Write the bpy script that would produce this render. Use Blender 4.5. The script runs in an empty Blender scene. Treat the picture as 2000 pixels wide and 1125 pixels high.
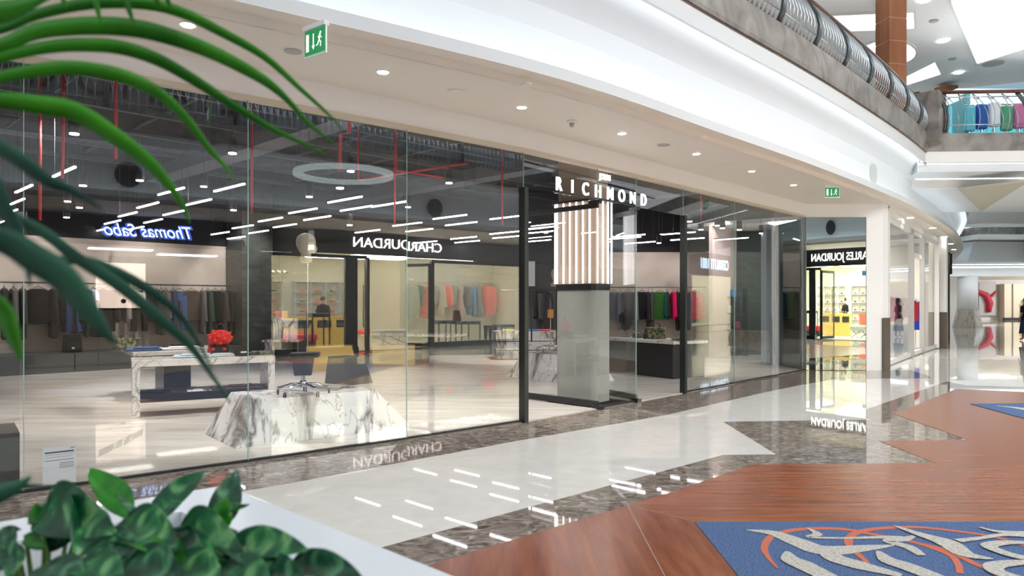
import bpy, math, random
from mathutils import Vector, Matrix, noise
random.seed(7)
S = bpy.context.scene
COL = S.collection
R = math.radians
# ---------------------------------------------------------------- camera, world, exposure
cam_d = bpy.data.cameras.new('camera'); cam = bpy.data.objects.new('camera', cam_d); COL.objects.link(cam)
cam.location = (0, 0, 1.5); cam.rotation_euler = (R(90), 0, 0)
cam_d.sensor_width = 36; cam_d.lens = 25.2; cam_d.shift_y = 0.01475; cam_d.clip_end = 400; cam_d.clip_start = 0.02
cam_d.dof.use_dof = True; cam_d.dof.focus_distance = 9.0; cam_d.dof.aperture_fstop = 3.2
S.camera = cam
S.view_settings.view_transform = 'Standard'; S.view_settings.look = 'None'
S.view_settings.gamma = 1; S.view_settings.use_curve_mapping = False
S.view_settings.exposure = 0.08
S.cycles.transparent_max_bounces = 40
S.cycles.max_bounces = 9; S.cycles.glossy_bounces = 6; S.cycles.diffuse_bounces = 5
S.cycles.sample_clamp_indirect = 6
W = bpy.data.worlds.new('world'); S.world = W; W.use_nodes = True
W.node_tree.nodes['Background'].inputs[0].default_value = (0.93, 0.96, 1.0, 1)
W.node_tree.nodes['Background'].inputs[1].default_value = 1.1
# ---------------------------------------------------------------- helpers
def G(px, py, z=0.0):
    Y = (1.5 - z) * 1400 / (py - 592); return Vector(((px - 1000) / 1400 * Y, Y, z))
def D(px, py, Y):
    return Vector(((px - 1000) / 1400 * Y, Y, 1.5 + (592 - py) / 1400 * Y))
def nrm(a): return Vector((math.cos(R(a)), math.sin(R(a)), 0))
U = nrm(46); INW = Vector((-U.y, U.x, 0))        # along the shopfront, and into the shop
class MB:
    def __init__(s): s.v = []; s.f = []
    def add(s, vs, fs):
        o = len(s.v); s.v += [tuple(v) for v in vs]; s.f += [tuple(i + o for i in f) for f in fs]; return s
    def box(s, c, size, rz=0.0, M=None):
        hx, hy, hz = size[0] / 2, size[1] / 2, size[2] / 2
        ca, sa = math.cos(rz), math.sin(rz); vs = []
        for x, y, z in ((-1,-1,-1),(1,-1,-1),(1,1,-1),(-1,1,-1),(-1,-1,1),(1,-1,1),(1,1,1),(-1,1,1)):
            X, Y = x * hx, y * hy
            p = Vector((c[0] + X * ca - Y * sa, c[1] + X * sa + Y * ca, c[2] + z * hz))
            vs.append(M @ p if M else p)
        return s.add(vs, ((0,3,2,1),(4,5,6,7),(0,1,5,4),(1,2,6,5),(2,3,7,6),(3,0,4,7)))
    def prism(s, poly, z0, z1, taper=None):
        n = len(poly); t = taper or poly
        return s.add([(p[0], p[1], z0) for p in poly] + [(p[0], p[1], z1) for p in t],
                     [tuple(range(n))[::-1], tuple(range(n, 2 * n))] + [(i, (i + 1) % n, n + (i + 1) % n, n + i) for i in range(n)])
    def wall(s, a, b, z0, z1, t=0.12):
        a = Vector((a[0], a[1])); b = Vector((b[0], b[1])); d = (b - a).normalized(); n = Vector((-d.y, d.x)) * t
        return s.prism([a, b, b + n, a + n], z0, z1)
    def tube(s, pts, r, seg=8, cap=True):
        pts = [Vector(p) for p in pts]; n = len(pts); vs = []; rs = r if isinstance(r, (list, tuple)) else [r] * n
        up = None
        for i, p in enumerate(pts):
            t = (pts[min(i + 1, n - 1)] - pts[max(i - 1, 0)]).normalized()
            if up is None: up = Vector((0, 0, 1)) if abs(t.z) < 0.9 else Vector((1, 0, 0))
            a = t.cross(up).normalized(); b = a.cross(t).normalized(); up = b
            for k in range(seg):
                an = 2 * math.pi * k / seg; vs.append(p + (a * math.cos(an) + b * math.sin(an)) * rs[i])
        fs = [(i * seg + k, i * seg + (k + 1) % seg, (i + 1) * seg + (k + 1) % seg, (i + 1) * seg + k) for i in range(n - 1) for k in range(seg)]
        if cap: fs += [tuple(range(seg))[::-1], tuple(range((n - 1) * seg, n * seg))]
        return s.add(vs, fs)
    def lathe(s, prof, c=(0, 0, 0), seg=20, sx=1, sy=1):
        vs = [(c[0] + r * sx * math.cos(2 * math.pi * k / seg), c[1] + r * sy * math.sin(2 * math.pi * k / seg), c[2] + z) for r, z in prof for k in range(seg)]
        n = len(prof)
        fs = [(i * seg + k, i * seg + (k + 1) % seg, (i + 1) * seg + (k + 1) % seg, (i + 1) * seg + k) for i in range(n - 1) for k in range(seg)]
        fs += [tuple(range(seg))[::-1], tuple(range((n - 1) * seg, n * seg))]
        return s.add(vs, fs)
    def ball(s, c, r, seg=14, ring=9):
        pr = [(math.sin(math.pi * i / ring) + 1e-4, -math.cos(math.pi * i / ring)) for i in range(ring + 1)]
        return s.add([(c[0] + r[0] * a * math.cos(2 * math.pi * k / seg), c[1] + r[1] * a * math.sin(2 * math.pi * k / seg), c[2] + r[2] * z) for a, z in pr for k in range(seg)],
                     [(i * seg + k, i * seg + (k + 1) % seg, (i + 1) * seg + (k + 1) % seg, (i + 1) * seg + k) for i in range(ring) for k in range(seg)])
    def build(s, name, mat, parent=None, smooth=False, bevel=0, loc=None, rz=0, solid=0, subd=0):
        me = bpy.data.meshes.new(name); me.from_pydata(s.v, [], s.f); me.materials.append(mat); me.update()
        if smooth: me.polygons.foreach_set('use_smooth', [True] * len(me.polygons))
        o = bpy.data.objects.new(name, me); COL.objects.link(o)
        if parent: o.parent = parent
        if loc is not None: o.location = loc
        o.rotation_euler.z = rz
        if solid: m = o.modifiers.new('solid', 'SOLIDIFY'); m.thickness = solid
        if bevel: m = o.modifiers.new('bevel', 'BEVEL'); m.width = bevel; m.segments = 2; m.limit_method = 'ANGLE'
        if subd: m = o.modifiers.new('subd', 'SUBSURF'); m.levels = subd; m.render_levels = subd
        return o
def tag(o, label, cat, group=None, kind=None):
    o['label'] = label; o['category'] = cat
    if group: o['group'] = group
    if kind: o['kind'] = kind
    return o
def thing(name, label, cat, loc=(0, 0, 0), rz=0, group=None):
    o = bpy.data.objects.new(name, None); COL.objects.link(o); o.location = loc; o.rotation_euler.z = rz; o.empty_display_size = .1
    return tag(o, label, cat, group)
def struct(o): o['kind'] = 'structure'; return o
def copytree(o, parent=None):
    c = o.copy(); COL.objects.link(c)
    if parent: c.parent = parent
    for ch in list(o.children): copytree(ch, c)
    return c
def spot(p, tgt, e, ang=60, col=(1, .96, .92), r=.06):
    l = bpy.data.lights.new('spot', 'SPOT'); l.energy = e; l.spot_size = R(ang); l.spot_blend = .6; l.color = col; l.shadow_soft_size = r
    o = bpy.data.objects.new('spot_light', l); COL.objects.link(o); o.location = p; o.rotation_euler = (Vector(tgt) - Vector(p)).to_track_quat('-Z', 'Y').to_euler(); return o
# ---------------------------------------------------------------- materials
def mat(name, col, rough=0.5, metal=0.0, emit=None, es=0.0, coat=0, spec=None):
    m = bpy.data.materials.new(name); m.use_nodes = True; b = m.node_tree.nodes['Principled BSDF']
    b.inputs['Base Color'].default_value = (*col, 1); b.inputs['Roughness'].default_value = rough; b.inputs['Metallic'].default_value = metal
    if emit: b.inputs['Emission Color'].default_value = (*emit, 1); b.inputs['Emission Strength'].default_value = es
    if coat: b.inputs['Coat Weight'].default_value = coat; b.inputs['Coat Roughness'].default_value = 0.05
    if spec is not None: b.inputs['Specular IOR Level'].default_value = spec
    return m
def nodes(m): return m.node_tree.nodes, m.node_tree.links, m.node_tree.nodes['Principled BSDF']
def ramp(nt, stops, fac, links):
    r = nt.new('ShaderNodeValToRGB'); e = r.color_ramp.elements
    while len(e) < len(stops): e.new(0.5)
    for i, (p, c) in enumerate(stops): e[i].position = p; e[i].color = (*c, 1)
    links.new(fac, r.inputs[0]); return r
def noisy(name, stops, scale=3, rough=0.4, detail=8, dist=0.0, stretch=(1, 1, 1), rot=0, coat=0, metal=0, bump=0, spec=None, rrange=None):
    m = mat(name, (1, 1, 1), rough, metal, coat=coat, spec=spec); n, l, b = nodes(m)
    tc = n.new('ShaderNodeTexCoord'); mp = n.new('ShaderNodeMapping'); mp.inputs['Scale'].default_value = stretch; mp.inputs['Rotation'].default_value = (0, 0, rot)
    nz = n.new('ShaderNodeTexNoise'); nz.inputs['Scale'].default_value = scale; nz.inputs['Detail'].default_value = detail; nz.inputs['Distortion'].default_value = dist
    l.new(tc.outputs['Object'], mp.inputs[0]); l.new(mp.outputs[0], nz.inputs['Vector'])
    r = ramp(n, stops, nz.outputs['Fac'], l); l.new(r.outputs[0], b.inputs['Base Color'])
    if bump:
        bp = n.new('ShaderNodeBump'); bp.inputs['Strength'].default_value = bump; bp.inputs['Distance'].default_value = .01
        l.new(nz.outputs['Fac'], bp.inputs['Height']); l.new(bp.outputs[0], b.inputs['Normal'])
    if rrange:
        mr = n.new('ShaderNodeMapRange'); mr.inputs['To Min'].default_value = rrange[0]; mr.inputs['To Max'].default_value = rrange[1]
        l.new(nz.outputs['Fac'], mr.inputs['Value']); l.new(mr.outputs[0], b.inputs['Roughness'])
    return m
def veined(name, base, vein, scale, width, dist=1.6, rough=0.15, second=None, stretch=(1, 1, 1), coat=0.3):
    m = mat(name, base, rough, coat=coat); n, l, b = nodes(m)
    tc = n.new('ShaderNodeTexCoord'); mp = n.new('ShaderNodeMapping'); mp.inputs['Scale'].default_value = stretch
    l.new(tc.outputs['Object'], mp.inputs[0]); prev = None
    for k, (sc, wd, cc) in enumerate([(scale, width, vein)] + ([second] if second else [])):
        nz = n.new('ShaderNodeTexNoise'); nz.inputs['Scale'].default_value = sc; nz.inputs['Detail'].default_value = 7; nz.inputs['Distortion'].default_value = dist
        l.new(mp.outputs[0], nz.inputs['Vector'])
        s1 = n.new('ShaderNodeMath'); s1.operation = 'SUBTRACT'; s1.inputs[1].default_value = 0.5; l.new(nz.outputs['Fac'], s1.inputs[0])
        s2 = n.new('ShaderNodeMath'); s2.operation = 'ABSOLUTE'; l.new(s1.outputs[0], s2.inputs[0])
        r = ramp(n, [(0, (1, 1, 1)), (wd * .35, (.5, .5, .5)), (wd, (0, 0, 0))], s2.outputs[0], l)
        mx = n.new('ShaderNodeMix'); mx.data_type = 'RGBA'; l.new(r.outputs[0], mx.inputs['Factor'])
        if prev: l.new(prev, mx.inputs['A'])
        else: mx.inputs['A'].default_value = (*base, 1)
        mx.inputs['B'].default_value = (*cc, 1); prev = mx.outputs['Result']
    l.new(prev, b.inputs['Base Color']); return m
def glassmat(name, tint, f0, refl=(1, 1, 1)):
    m = bpy.data.materials.new(name); m.use_nodes = True; n, l = m.node_tree.nodes, m.node_tree.links; n.clear()
    out = n.new('ShaderNodeOutputMaterial'); mx = n.new('ShaderNodeMixShader'); t = n.new('ShaderNodeBsdfTransparent'); g = n.new('ShaderNodeBsdfGlossy')
    t.inputs[0].default_value = (*tint, 1); g.inputs[0].default_value = (*refl, 1); g.inputs['Roughness'].default_value = 0
    lw = n.new('ShaderNodeLayerWeight'); lw.inputs[0].default_value = 0.5
    p = n.new('ShaderNodeMath'); p.operation = 'POWER'; p.inputs[1].default_value = 4.5; l.new(lw.outputs['Facing'], p.inputs[0])
    mm = n.new('ShaderNodeMath'); mm.operation = 'MULTIPLY_ADD'; mm.inputs[1].default_value = 1 - f0; mm.inputs[2].default_value = f0
    l.new(p.outputs[0], mm.inputs[0]); l.new(mm.outputs[0], mx.inputs[0]); l.new(t.outputs[0], mx.inputs[1]); l.new(g.outputs[0], mx.inputs[2]); l.new(mx.outputs[0], out.inputs[0])
    return m
def emis(name, col, st): return mat(name, (0.02, 0.02, 0.02), 0.5, emit=col, es=st)
M_white = mat('white_paint', (.80, .79, .77), .55)
M_soffit = mat('warm_white_paint', (.84, .79, .72), .6)
M_bulk = mat('pale_grey_paint', (.86, .85, .84), .45)
M_trim = mat('cream_metal_trim', (.62, .55, .44), .35)
M_cove = mat('cove_white', (.70, .73, .75), .6)
M_led = emis('cove_led', (.86, .93, 1.0), 7)
M_disc = emis('downlight_glow', (1, .97, .93), 14)
M_grey = mat('grey_plastic', (.45, .46, .42), .5)
M_cream = noisy('cream_marble_floor', [(.30, (.74, .73, .68)), (.55, (.80, .785, .74)), (.75, (.83, .815, .78))], 2.2, .018, dist=2.2, spec=.6)
M_brownstone = noisy('brown_marble_floor', [(.30, (.11, .085, .07)), (.48, (.24, .20, .165)), (.60, (.34, .29, .25)), (.72, (.55, .50, .45))], 7, .03, detail=12, dist=1.8, stretch=(1, 1.6, 1), rot=R(-45), spec=.6)
M_wood = noisy('brown_wood_floor', [(.25, (.17, .038, .012)), (.5, (.29, .078, .025)), (.75, (.38, .12, .04))], 1.5, .2, detail=6, dist=.3, stretch=(1, 9, 1), rot=R(-40), spec=.55, rrange=(.19, .25))
M_wood2 = noisy('brown_wood_floor_cross', [(.25, (.17, .040, .012)), (.5, (.26, .070, .024)), (.75, (.34, .11, .038))], 1.5, .2, detail=6, dist=.3, stretch=(9, 1, 1), rot=R(5), spec=.55, rrange=(.19, .25))
M_seam = mat('floor_seam_strip', (.42, .30, .2), .3)
M_carpet = noisy('blue_carpet', [(.35, (.055, .095, .20)), (.65, (.13, .20, .37))], 90, .95, detail=3, bump=.4, spec=.1)
M_ivory = noisy('ivory_carpet', [(.35, (.38, .37, .33)), (.65, (.62, .60, .55))], 60, .95, detail=3, spec=.1)
M_coral = mat('coral_carpet', (.55, .17, .11), .95, spec=.1)
M_shopfloor = noisy('pale_stone_floor', [(.3, (.55, .50, .44)), (.5, (.66, .61, .55)), (.72, (.74, .70, .64))], 1.6, .22, dist=.6, stretch=(.5, 3, 1), rot=R(8), spec=.5)
M_slabstone = noisy('grey_brown_marble', [(.3, (.14, .125, .115)), (.5, (.25, .235, .22)), (.7, (.36, .34, .32))], 1.8, .3, dist=1.2)
M_browntrim = mat('brown_stone_edge', (.085, .05, .028), .35)
M_marble = veined('white_marble_grey_veins', (.90, .89, .88), (.10, .08, .08), 1.0, .055, dist=.9, rough=.22, second=(2.6, .02, (.30, .28, .28)), stretch=(1.6, 1, .7))
M_marble2 = veined('pale_marble', (.74, .70, .66), (.28, .25, .23), 1.9, .035, dist=1.4, rough=.2, second=(5, .02, (.5, .47, .44)))
M_black = mat('black_lacquer', (.018, .018, .02), .3)
M_blackm = mat('black_matte', (.012, .012, .013), .6)
M_ceilblk = mat('black_ceiling_paint', (.014, .014, .015), .9)
M_duct = mat('dark_grey_duct', (.07, .075, .08), .6)
M_red = mat('red_pipe_paint', (.55, .03, .03), .5)
M_tan = noisy('tan_plaster', [(.3, (.40, .34, .29)), (.7, (.48, .41, .36))], 1.5, .7, dist=.5)
M_dstone = noisy('dark_stone', [(.3, (.028, .03, .028)), (.6, (.06, .065, .06)), (.8, (.11, .115, .10))], 2.2, .35, dist=.8, stretch=(1, 1, 2.5))
M_dgrey = mat('charcoal_panel', (.05, .055, .058), .5)
M_conc = noisy('grey_concrete_plaster', [(.3, (.30, .30, .27)), (.7, (.42, .42, .385))], 1.3, .5, stretch=(1, 1, .3))
M_taupe = mat('taupe_column', (.35, .26, .18), .6)
M_tube = emis('led_tube', (1, .93, .96), 4.5)
M_bar = emis('led_bar', (1, .93, .98), 22)
M_letter = emis('white_letter_glow', (1, .92, .98), 2.6)
M_frame = mat('dark_bronze_frame', (.035, .04, .038), .35, .6)
M_chrome = mat('chrome', (.75, .75, .76), .15, 1)
M_steel = mat('brushed_steel', (.50, .53, .56), .32, .9)
M_glass = glassmat('shopfront_glass', (.97, .98, .975), .062)
M_glass2 = glassmat('clear_shop_glass', (.98, .985, .98), .02)
M_gedge = mat('glass_edge', (.35, .52, .48), .2)
M_mirror = mat('bronze_mirror', (.30, .34, .33), .005, 1)
M_wpanel = noisy('wood_veneer', [(.3, (.20, .065, .02)), (.6, (.33, .12, .045)), (.8, (.40, .16, .07))], 3, .3, stretch=(1, 1, .15), coat=.2)
M_hand = mat('dark_wood_rail', (.10, .035, .02), .25)
# ---------------------------------------------------------------- key lines
def walk(start, angs, pxs):
    p = start; out = [Vector((*p, 0))]
    for a, x in zip(angs, pxs):
        k = (x - 1000) / 1400; c, s = math.cos(R(a)), math.sin(R(a)); t = (k * p[1] - p[0]) / (c - k * s); p = (p[0] + t * c, p[1] + t * s); out.append(Vector((*p, 0)))
    return out
PXJ = [485, 795, 1023, 1168, 1243, 1335, 1435, 1515, 1575]
F = walk((-3.82, 5.61), [39, 40.5, 42, 46.5, 47, 47.5, 47.5, 47.5, 47.5], PXJ)
FL1 = F[0] - nrm(38) * 1.74; FL2 = FL1 - nrm(37) * 1.74; FL3 = FL2 - nrm(35) * 8
LIPP = [(-16, -4.2), (-9.4, 0.35), (-5.2, 3.25), (-1.82, 5.6), (.55, 7.35), (2.79, 9.6), (5.3, 12.2), (8.66, 15.95), (11.17, 19.07), (13.96, 22.7), (17.36, 27.65), (20, 31.9), (25.7, 42), (30, 50)]
def spline(P, n=5):
    P = [Vector(p) for p in P]; out = []
    for i in range(len(P) - 1):
        a, b, c, d = P[max(i - 1, 0)], P[i], P[i + 1], P[min(i + 2, len(P) - 1)]
        for k in range(n):
            t = k / n; out.append(.5 * ((2 * b) + (c - a) * t + (2 * a - 5 * b + 4 * c - d) * t * t + (3 * b - a - 3 * c + d) * t ** 3))
    return out + [P[-1]]
LIP = spline(LIPP)
ROT = Vector((.74, .673)); ONO = Vector((-.673, .74)); OB = Vector((3.45, -2.0))
def O(s, b=0.0, z=0.0):                      # opposite side of the mall: s along, b metres back from the lip
    p = OB + ROT * s - ONO * b; return Vector((p.x, p.y, z))
OLIP = [Vector(O(s).xy) for s in (-22, -10, 0, 10, 20, 30)]
def normals(P, side):
    out = []
    for i in range(len(P)):
        t = (P[min(i + 1, len(P) - 1)] - P[max(i - 1, 0)]).normalized(); out.append(Vector((t.y, -t.x)) * side)
    return out
def sweep(P, side, prof, closed=False):      # profile points: (offset towards the corridor, z)
    N = normals(P, side); mb = MB(); m = len(prof)
    vs = [(p.x + n.x * o, p.y + n.y * o, z) for p, n in zip(P, N) for o, z in prof]
    fs = [(i * m + k, i * m + (k + 1) % m, (i + 1) * m + (k + 1) % m, (i + 1) * m + k) for i in range(len(P) - 1) for k in range(m if closed else m - 1)]
    mb.add(vs, fs); return mb
COVE = [(-.2, 3.70), (-.2, 3.785), (0, 3.785), (0, 3.90), (-.035, 3.90), (-.035, 3.81), (-.22, 3.81), (-.30, 3.95), (-.34, 4.15), (-.34, 4.4), (-.28, 4.62), (-.16, 4.82), (-.04, 4.96), (-.04, 5.06), (.11, 5.06), (.11, 4.9), (.15, 4.9), (.15, 5.15), (.15, 5.18)]
SLAB = [(.15, 5.15), (.185, 5.15), (.20, 5.20), (.20, 5.6), (-.05, 5.6), (-.05, 5.15)]
n_trim = [0]
def trim(o): n_trim[0] += 1; o.name = 'trim_%d' % n_trim[0]; return struct(o)
# ---------------------------------------------------------------- mall floor
def poly(pts, z, name, m, parent=None, h=None):
    mb = MB(); mb.prism([(p[0], p[1]) for p in pts], (z - .02) if h is None else z - h, z); return mb.build(name, m, parent)
def Gp(*a): return [G(x, y) for x, y in a]
struct(poly([(-40, -30), (90, -30), (90, 130), (-40, 130)], 0, 'floor', M_cream, h=.1))
E1 = Gp((600, 938), (1000, 863), (1300, 811), (1500, 765), (1629, 740))
E1l = [E1[0] - nrm(41) * 12] + E1
struct(poly([FL3, FL2, FL1] + F + [Vector((8.3, 16.0, 0)), Vector((8.9, 16.0, 0)), Vector((8.6, 14.85, 0))] + [G(1820, 739)] + E1l[::-1], .002, 'floor.001', M_brownstone))
E2 = [G(716, 1078) - nrm(43) * 9] + Gp((716, 1078), (1060, 984), (1413, 889), (1517, 888), (1413, 824), (1704, 820), (1668, 808), (1850, 745)) 
E3 = [G(800, 1117) - nrm(43) * 10] + Gp((800, 1117), (1300, 966), (1470, 908.5), (1827, 905.5), (1717, 862), (1893, 860.5), (1746, 809.5), (1867, 760))
far2 = [Vector((18.5, 21.5, 0)), Vector((30, 22, 0))]
struct(poly(E2 + Gp((1885, 753), (2400, 768)) + [Vector((20, 1, 0)), Vector((20, -8, 0)), Vector((0, -8, 0))], .003, 'floor.002', M_brownstone))
struct(poly(E3 + Gp((2400, 784)) + [Vector((16, 1, 0)), Vector((16, -6, 0)), Vector((0, -6, 0))], .006, 'floor.003', M_wood))
struct(poly([G(1225, 990), G(1355, 1020), G(1440, 1125), G(1440, 1400), G(700, 1400), G(800, 1118)], .008, 'floor.004', M_wood2))
for a, b in ((G(1225, 990), G(1440, 1400)), (G(1225, 990), G(1355, 1021))):
    mb = MB(); mb.wall(a, b, .006, .0095, .006); trim(mb.build('trim', M_seam))
# brown band on the far side of the mall and its pale strip
struct(poly([O(-22, -1.2), O(40, -1.2), O(40, 3), O(-22, 3)], .010, 'floor.005', M_cream))
struct(poly([O(-22, 2.1), O(40, 2.1), O(40, 3), O(-22, 3)], .013, 'floor.006', M_brownstone))
# carpets
cp = thing('inset_carpet', 'blue carpet panel with ivory and coral scrolls, nearest in the wooden floor', 'carpet', (0, 0, 0))
poly([(1.245, 4.88), (8, 4.88), (8, .2), (1.2, .2)], .012, 'pile', M_carpet, cp)
def swoosh(pts, ws, z, name, m, parent):
    P = spline([G(x, y).xy for x, y in pts], 6); n = len(P); wl = []
    for i in range(n):
        t = i / (n - 1) * (len(ws) - 1); k = min(int(t), len(ws) - 2); wl.append(ws[k] * (1 - t + k) + ws[k + 1] * (t - k))
    N = normals(P, 1); mb = MB(); vs = []
    for p, nn, w_ in zip(P, N, wl): a = p + nn * w_ / 2; b = p - nn * w_ / 2; vs += [(a.x, a.y, z), (b.x, b.y, z), (b.x, b.y, z - .003), (a.x, a.y, z - .003)]
    fs = [(i * 4 + j, i * 4 + (j + 1) % 4, i * 4 + 4 + (j + 1) % 4, i * 4 + 4 + j) for i in range(n - 1) for j in range(4)]
    mb.add(vs, fs); return mb.build(name, m, parent)
swz = .0165
for pts, ws in [([(1458, 1040), (1510, 1046), (1560, 1064), (1610, 1080), (1700, 1074), (1745, 1070)], (.005, .10, .15, .17, .08, .01)),
                ([(1577, 1036), (1597, 1048), (1580, 1054), (1650, 1056), (1740, 1054), (1785, 1056)], (.01, .06, .03, .03, .05, .02)),
                ([(1785, 1052), (1765, 1058), (1735, 1062), (1775, 1074), (1800, 1090)], (.02, .07, .07, .08, .05)),
                ([(1615, 1078), (1630, 1095), (1680, 1110), (1760, 1130)], (.10, .13, .14, .05)),
                ([(1538, 1083), (1545, 1098), (1570, 1110), (1620, 1135)], (.02, .12, .14, .12)),
                ([(1715, 1082), (1735, 1100), (1770, 1112), (1830, 1135)], (.02, .11, .13, .12)),
                ([(1746, 1032), (1800, 1050), (1850, 1066), (1885, 1088), (1940, 1098)], (.01, .08, .15, .12, .01)),
                ([(1870, 1062), (1920, 1056), (1960, 1050), (2020, 1052)], (.06, .04, .05, .10)),
                ([(1912, 1035), (1950, 1044), (2010, 1048)], (.01, .05, .09)),
                ([(2020, 1066), (1960, 1066), (1932, 1072), (1950, 1082), (1990, 1094), (2040, 1100)], (.04, .07, .09, .08, .08, .05)),
                ([(2050, 1104), (1980, 1106), (1942, 1112), (1950, 1125), (2000, 1140)], (.05, .08, .1, .1, .1))]:
    swz += .0005; swoosh(pts, ws, swz, 'ivory_scroll', M_ivory, cp)
swc = .0145
for pts in [[(1519, 1115), (1500, 1092), (1493, 1072), (1510, 1050), (1560, 1038), (1640, 1037), (1700, 1047), (1780, 1062), (1850, 1086), (1870, 1105), (1875, 1125)],
            [(1700, 1118), (1690, 1100), (1668, 1080), (1657, 1062), (1672, 1045), (1720, 1036), (1790, 1034), (1870, 1042), (1950, 1055), (2030, 1080)],
            [(1783, 1062), (1850, 1080), (1900, 1104), (1940, 1122), (1960, 1140)]]:
    swc += .0004; swoosh(pts, (.012, .04, .05, .05, .045, .04, .035), swc, 'coral_scroll', M_coral, cp)
cp2 = thing('inset_carpet.001', 'small blue carpet wedge with a pale tip, farther out on the wooden floor', 'carpet')
poly(Gp((1895, 790), (2080, 788), (2080, 840)), .012, 'pile', M_carpet, cp2)
swoosh([(1945, 794), (1990, 799), (2040, 808)], (.01, .15, .2), .0150, 'ivory_scroll', M_ivory, cp2)
# ---------------------------------------------------------------- shopfront of the big shop
def off(a, b, d):
    t = (b - a).normalized(); return Vector((-t.y, t.x, 0)) * d
ZT = 3.41
wn = [0]
def pane(a, b, z0, z1, gap=.004, m=M_glass, t=.012, edge=True):
    wn[0] += 1; d = (b - a).normalized() * gap; mb = MB(); mb.wall(a + d, b - d, z0, z1, t); o = struct(mb.build('window_%d' % wn[0], m))
    if edge:
        e = MB(); e.wall(b - d, b - d + d.normalized() * .006, z0, z1, t); e.build('glass_edge', M_gedge, o)
    return o
LL = [FL3, FL2, FL1] + F
for i in range(len(LL) - 1):
    a, b = LL[i], LL[i + 1]
    if i in (6, 8): pane(a, b, 2.95, ZT)                 # over the two doorways
    else: pane(a, b, .03, ZT)
    inn = off(a, b, .16)
    mb = MB(); mb.prism([a, b, b + inn, a + inn], 3.44, 4.9); w_ = mb.build('wall_front', M_bulk); struct(w_)
    mb = MB(); mb.prism([a - inn * .1, b - inn * .1, b + inn * .5, a + inn * .5], 3.40, 3.445); trim(mb.build('trim', M_trim))
    if i != 6 and i != 8:
        mb = MB(); mb.prism([a, b, b + inn * .3, a + inn * .3], 0, .032); trim(mb.build('trim', M_blackm))
# door posts, leaves
def post(p, ang, name='post', h=2.95, w_=.07):
    mb = MB(); mb.box((p.x, p.y, h / 2), (w_, .10, h), R(ang)); return mb
for p, a in ((F[3], 45), (F[6], 47)):
    trim(post(p, a).build('trim', M_frame))
def leaf(hinge, ang, ln, lab):
    t = thing('glass_door', lab, 'door', hinge, R(ang))
    MB().box((ln / 2, 0, 1.48), (ln, .012, 2.75)).build('pane', M_glass, t)
    MB().box((ln / 2, 0, .07), (ln, .04, .09)).build('bottom_rail', M_black, t)
    MB().box((ln / 2, 0, 2.88), (ln, .04, .07)).build('top_rail', M_black, t)
    MB().box((0, 0, .03), (.16, .07, .055)).build('pivot', M_black, t)
    MB().box((0.05, 0, 2.93), (.2, .06, .05)).build('top_pivot', M_black, t)
    h = MB(); h.tube([(ln - .1, .05, .9), (ln - .1, .05, 1.7)], .012); h.tube([(ln - .1, -.05, .9), (ln - .1, -.05, 1.7)], .012); h.build('handle', M_black, t)
    return t
leaf(F[4], 135, 1.44, 'open glass door leaf with black rails, left of the concrete column')
leaf(F[5], 116, 1.3, 'open glass door leaf with black rails, right of the concrete column')
mb = MB(); mb.prism([F[4] + INW * .03, F[5] + INW * .03, F[5] + INW * 1.0, F[4] + INW * 1.0], .0, .012); trim(mb.build('trim', M_blackm))
# frontal mirror wall beside the shop, slightly bowed glass
pA = F[9]; pB = Vector((7.87, 15.96, 0)); mir = MB(); nn = 14; vs = []
x = pA.x; y = pA.y; pts = [(x, y)]
for k in range(nn):
    an = -.9 + 3.0 * (k + .5) / nn; x += (pB.x - pA.x) / nn; y += math.tan(R(an)) * (pB.x - pA.x) / nn; pts.append((x, y))
for p in pts: vs += [(p[0], p[1], .01), (p[0], p[1], 3.41), (p[0], p[1] + .02, .01), (p[0], p[1] + .02, 3.41)]
fs = []
for k in range(nn): a = k * 4; fs += [(a, a + 4, a + 5, a + 1)]
mir.add(vs, fs)
mir.add([(p[0], p[1] + .004, z) for p in (pts[0], pts[-1]) for z in (.01, 3.41)] + [(p[0], p[1] + .05, z) for p in (pts[0], pts[-1]) for z in (.01, 3.41)], [(4, 6, 7, 5), (1, 3, 7, 5), (0, 4, 6, 2)]); mo = mir.build('mirror_panel', M_mirror, smooth=True)
tag(mo, 'tall bronze mirror glass panel beside the white pier at the shop corner', 'mirror')
mb = MB(); mb.box(((pA.x + pB.x) / 2, 16.15, 2.05), (pB.x - pA.x + .05, .2, 4.1)); struct(mb.build('wall_pier', M_bulk))
mb = MB(); mb.box(((pA.x + pB.x) / 2 - .03, 15.98, 3.58), (pB.x - pA.x + .12, .2, .34)); struct(mb.build('wall_lintel', M_bulk))
mb = MB(); mb.prism([(7.87, 15.92), (8.24, 15.92), (8.46, 16.12), (8.46, 16.7), (7.87, 16.7)], 0, 3.75); struct(mb.build('wall_corner', M_bulk))
mb = MB(); mb.prism([(8.22, 15.88), (8.52, 16.14), (8.52, 16.74), (8.22, 16.3)], 0, 1.17); trim(mb.build('trim', M_dstone if False else mat('brown_stone_base', (.10, .075, .055), .4)))
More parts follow.
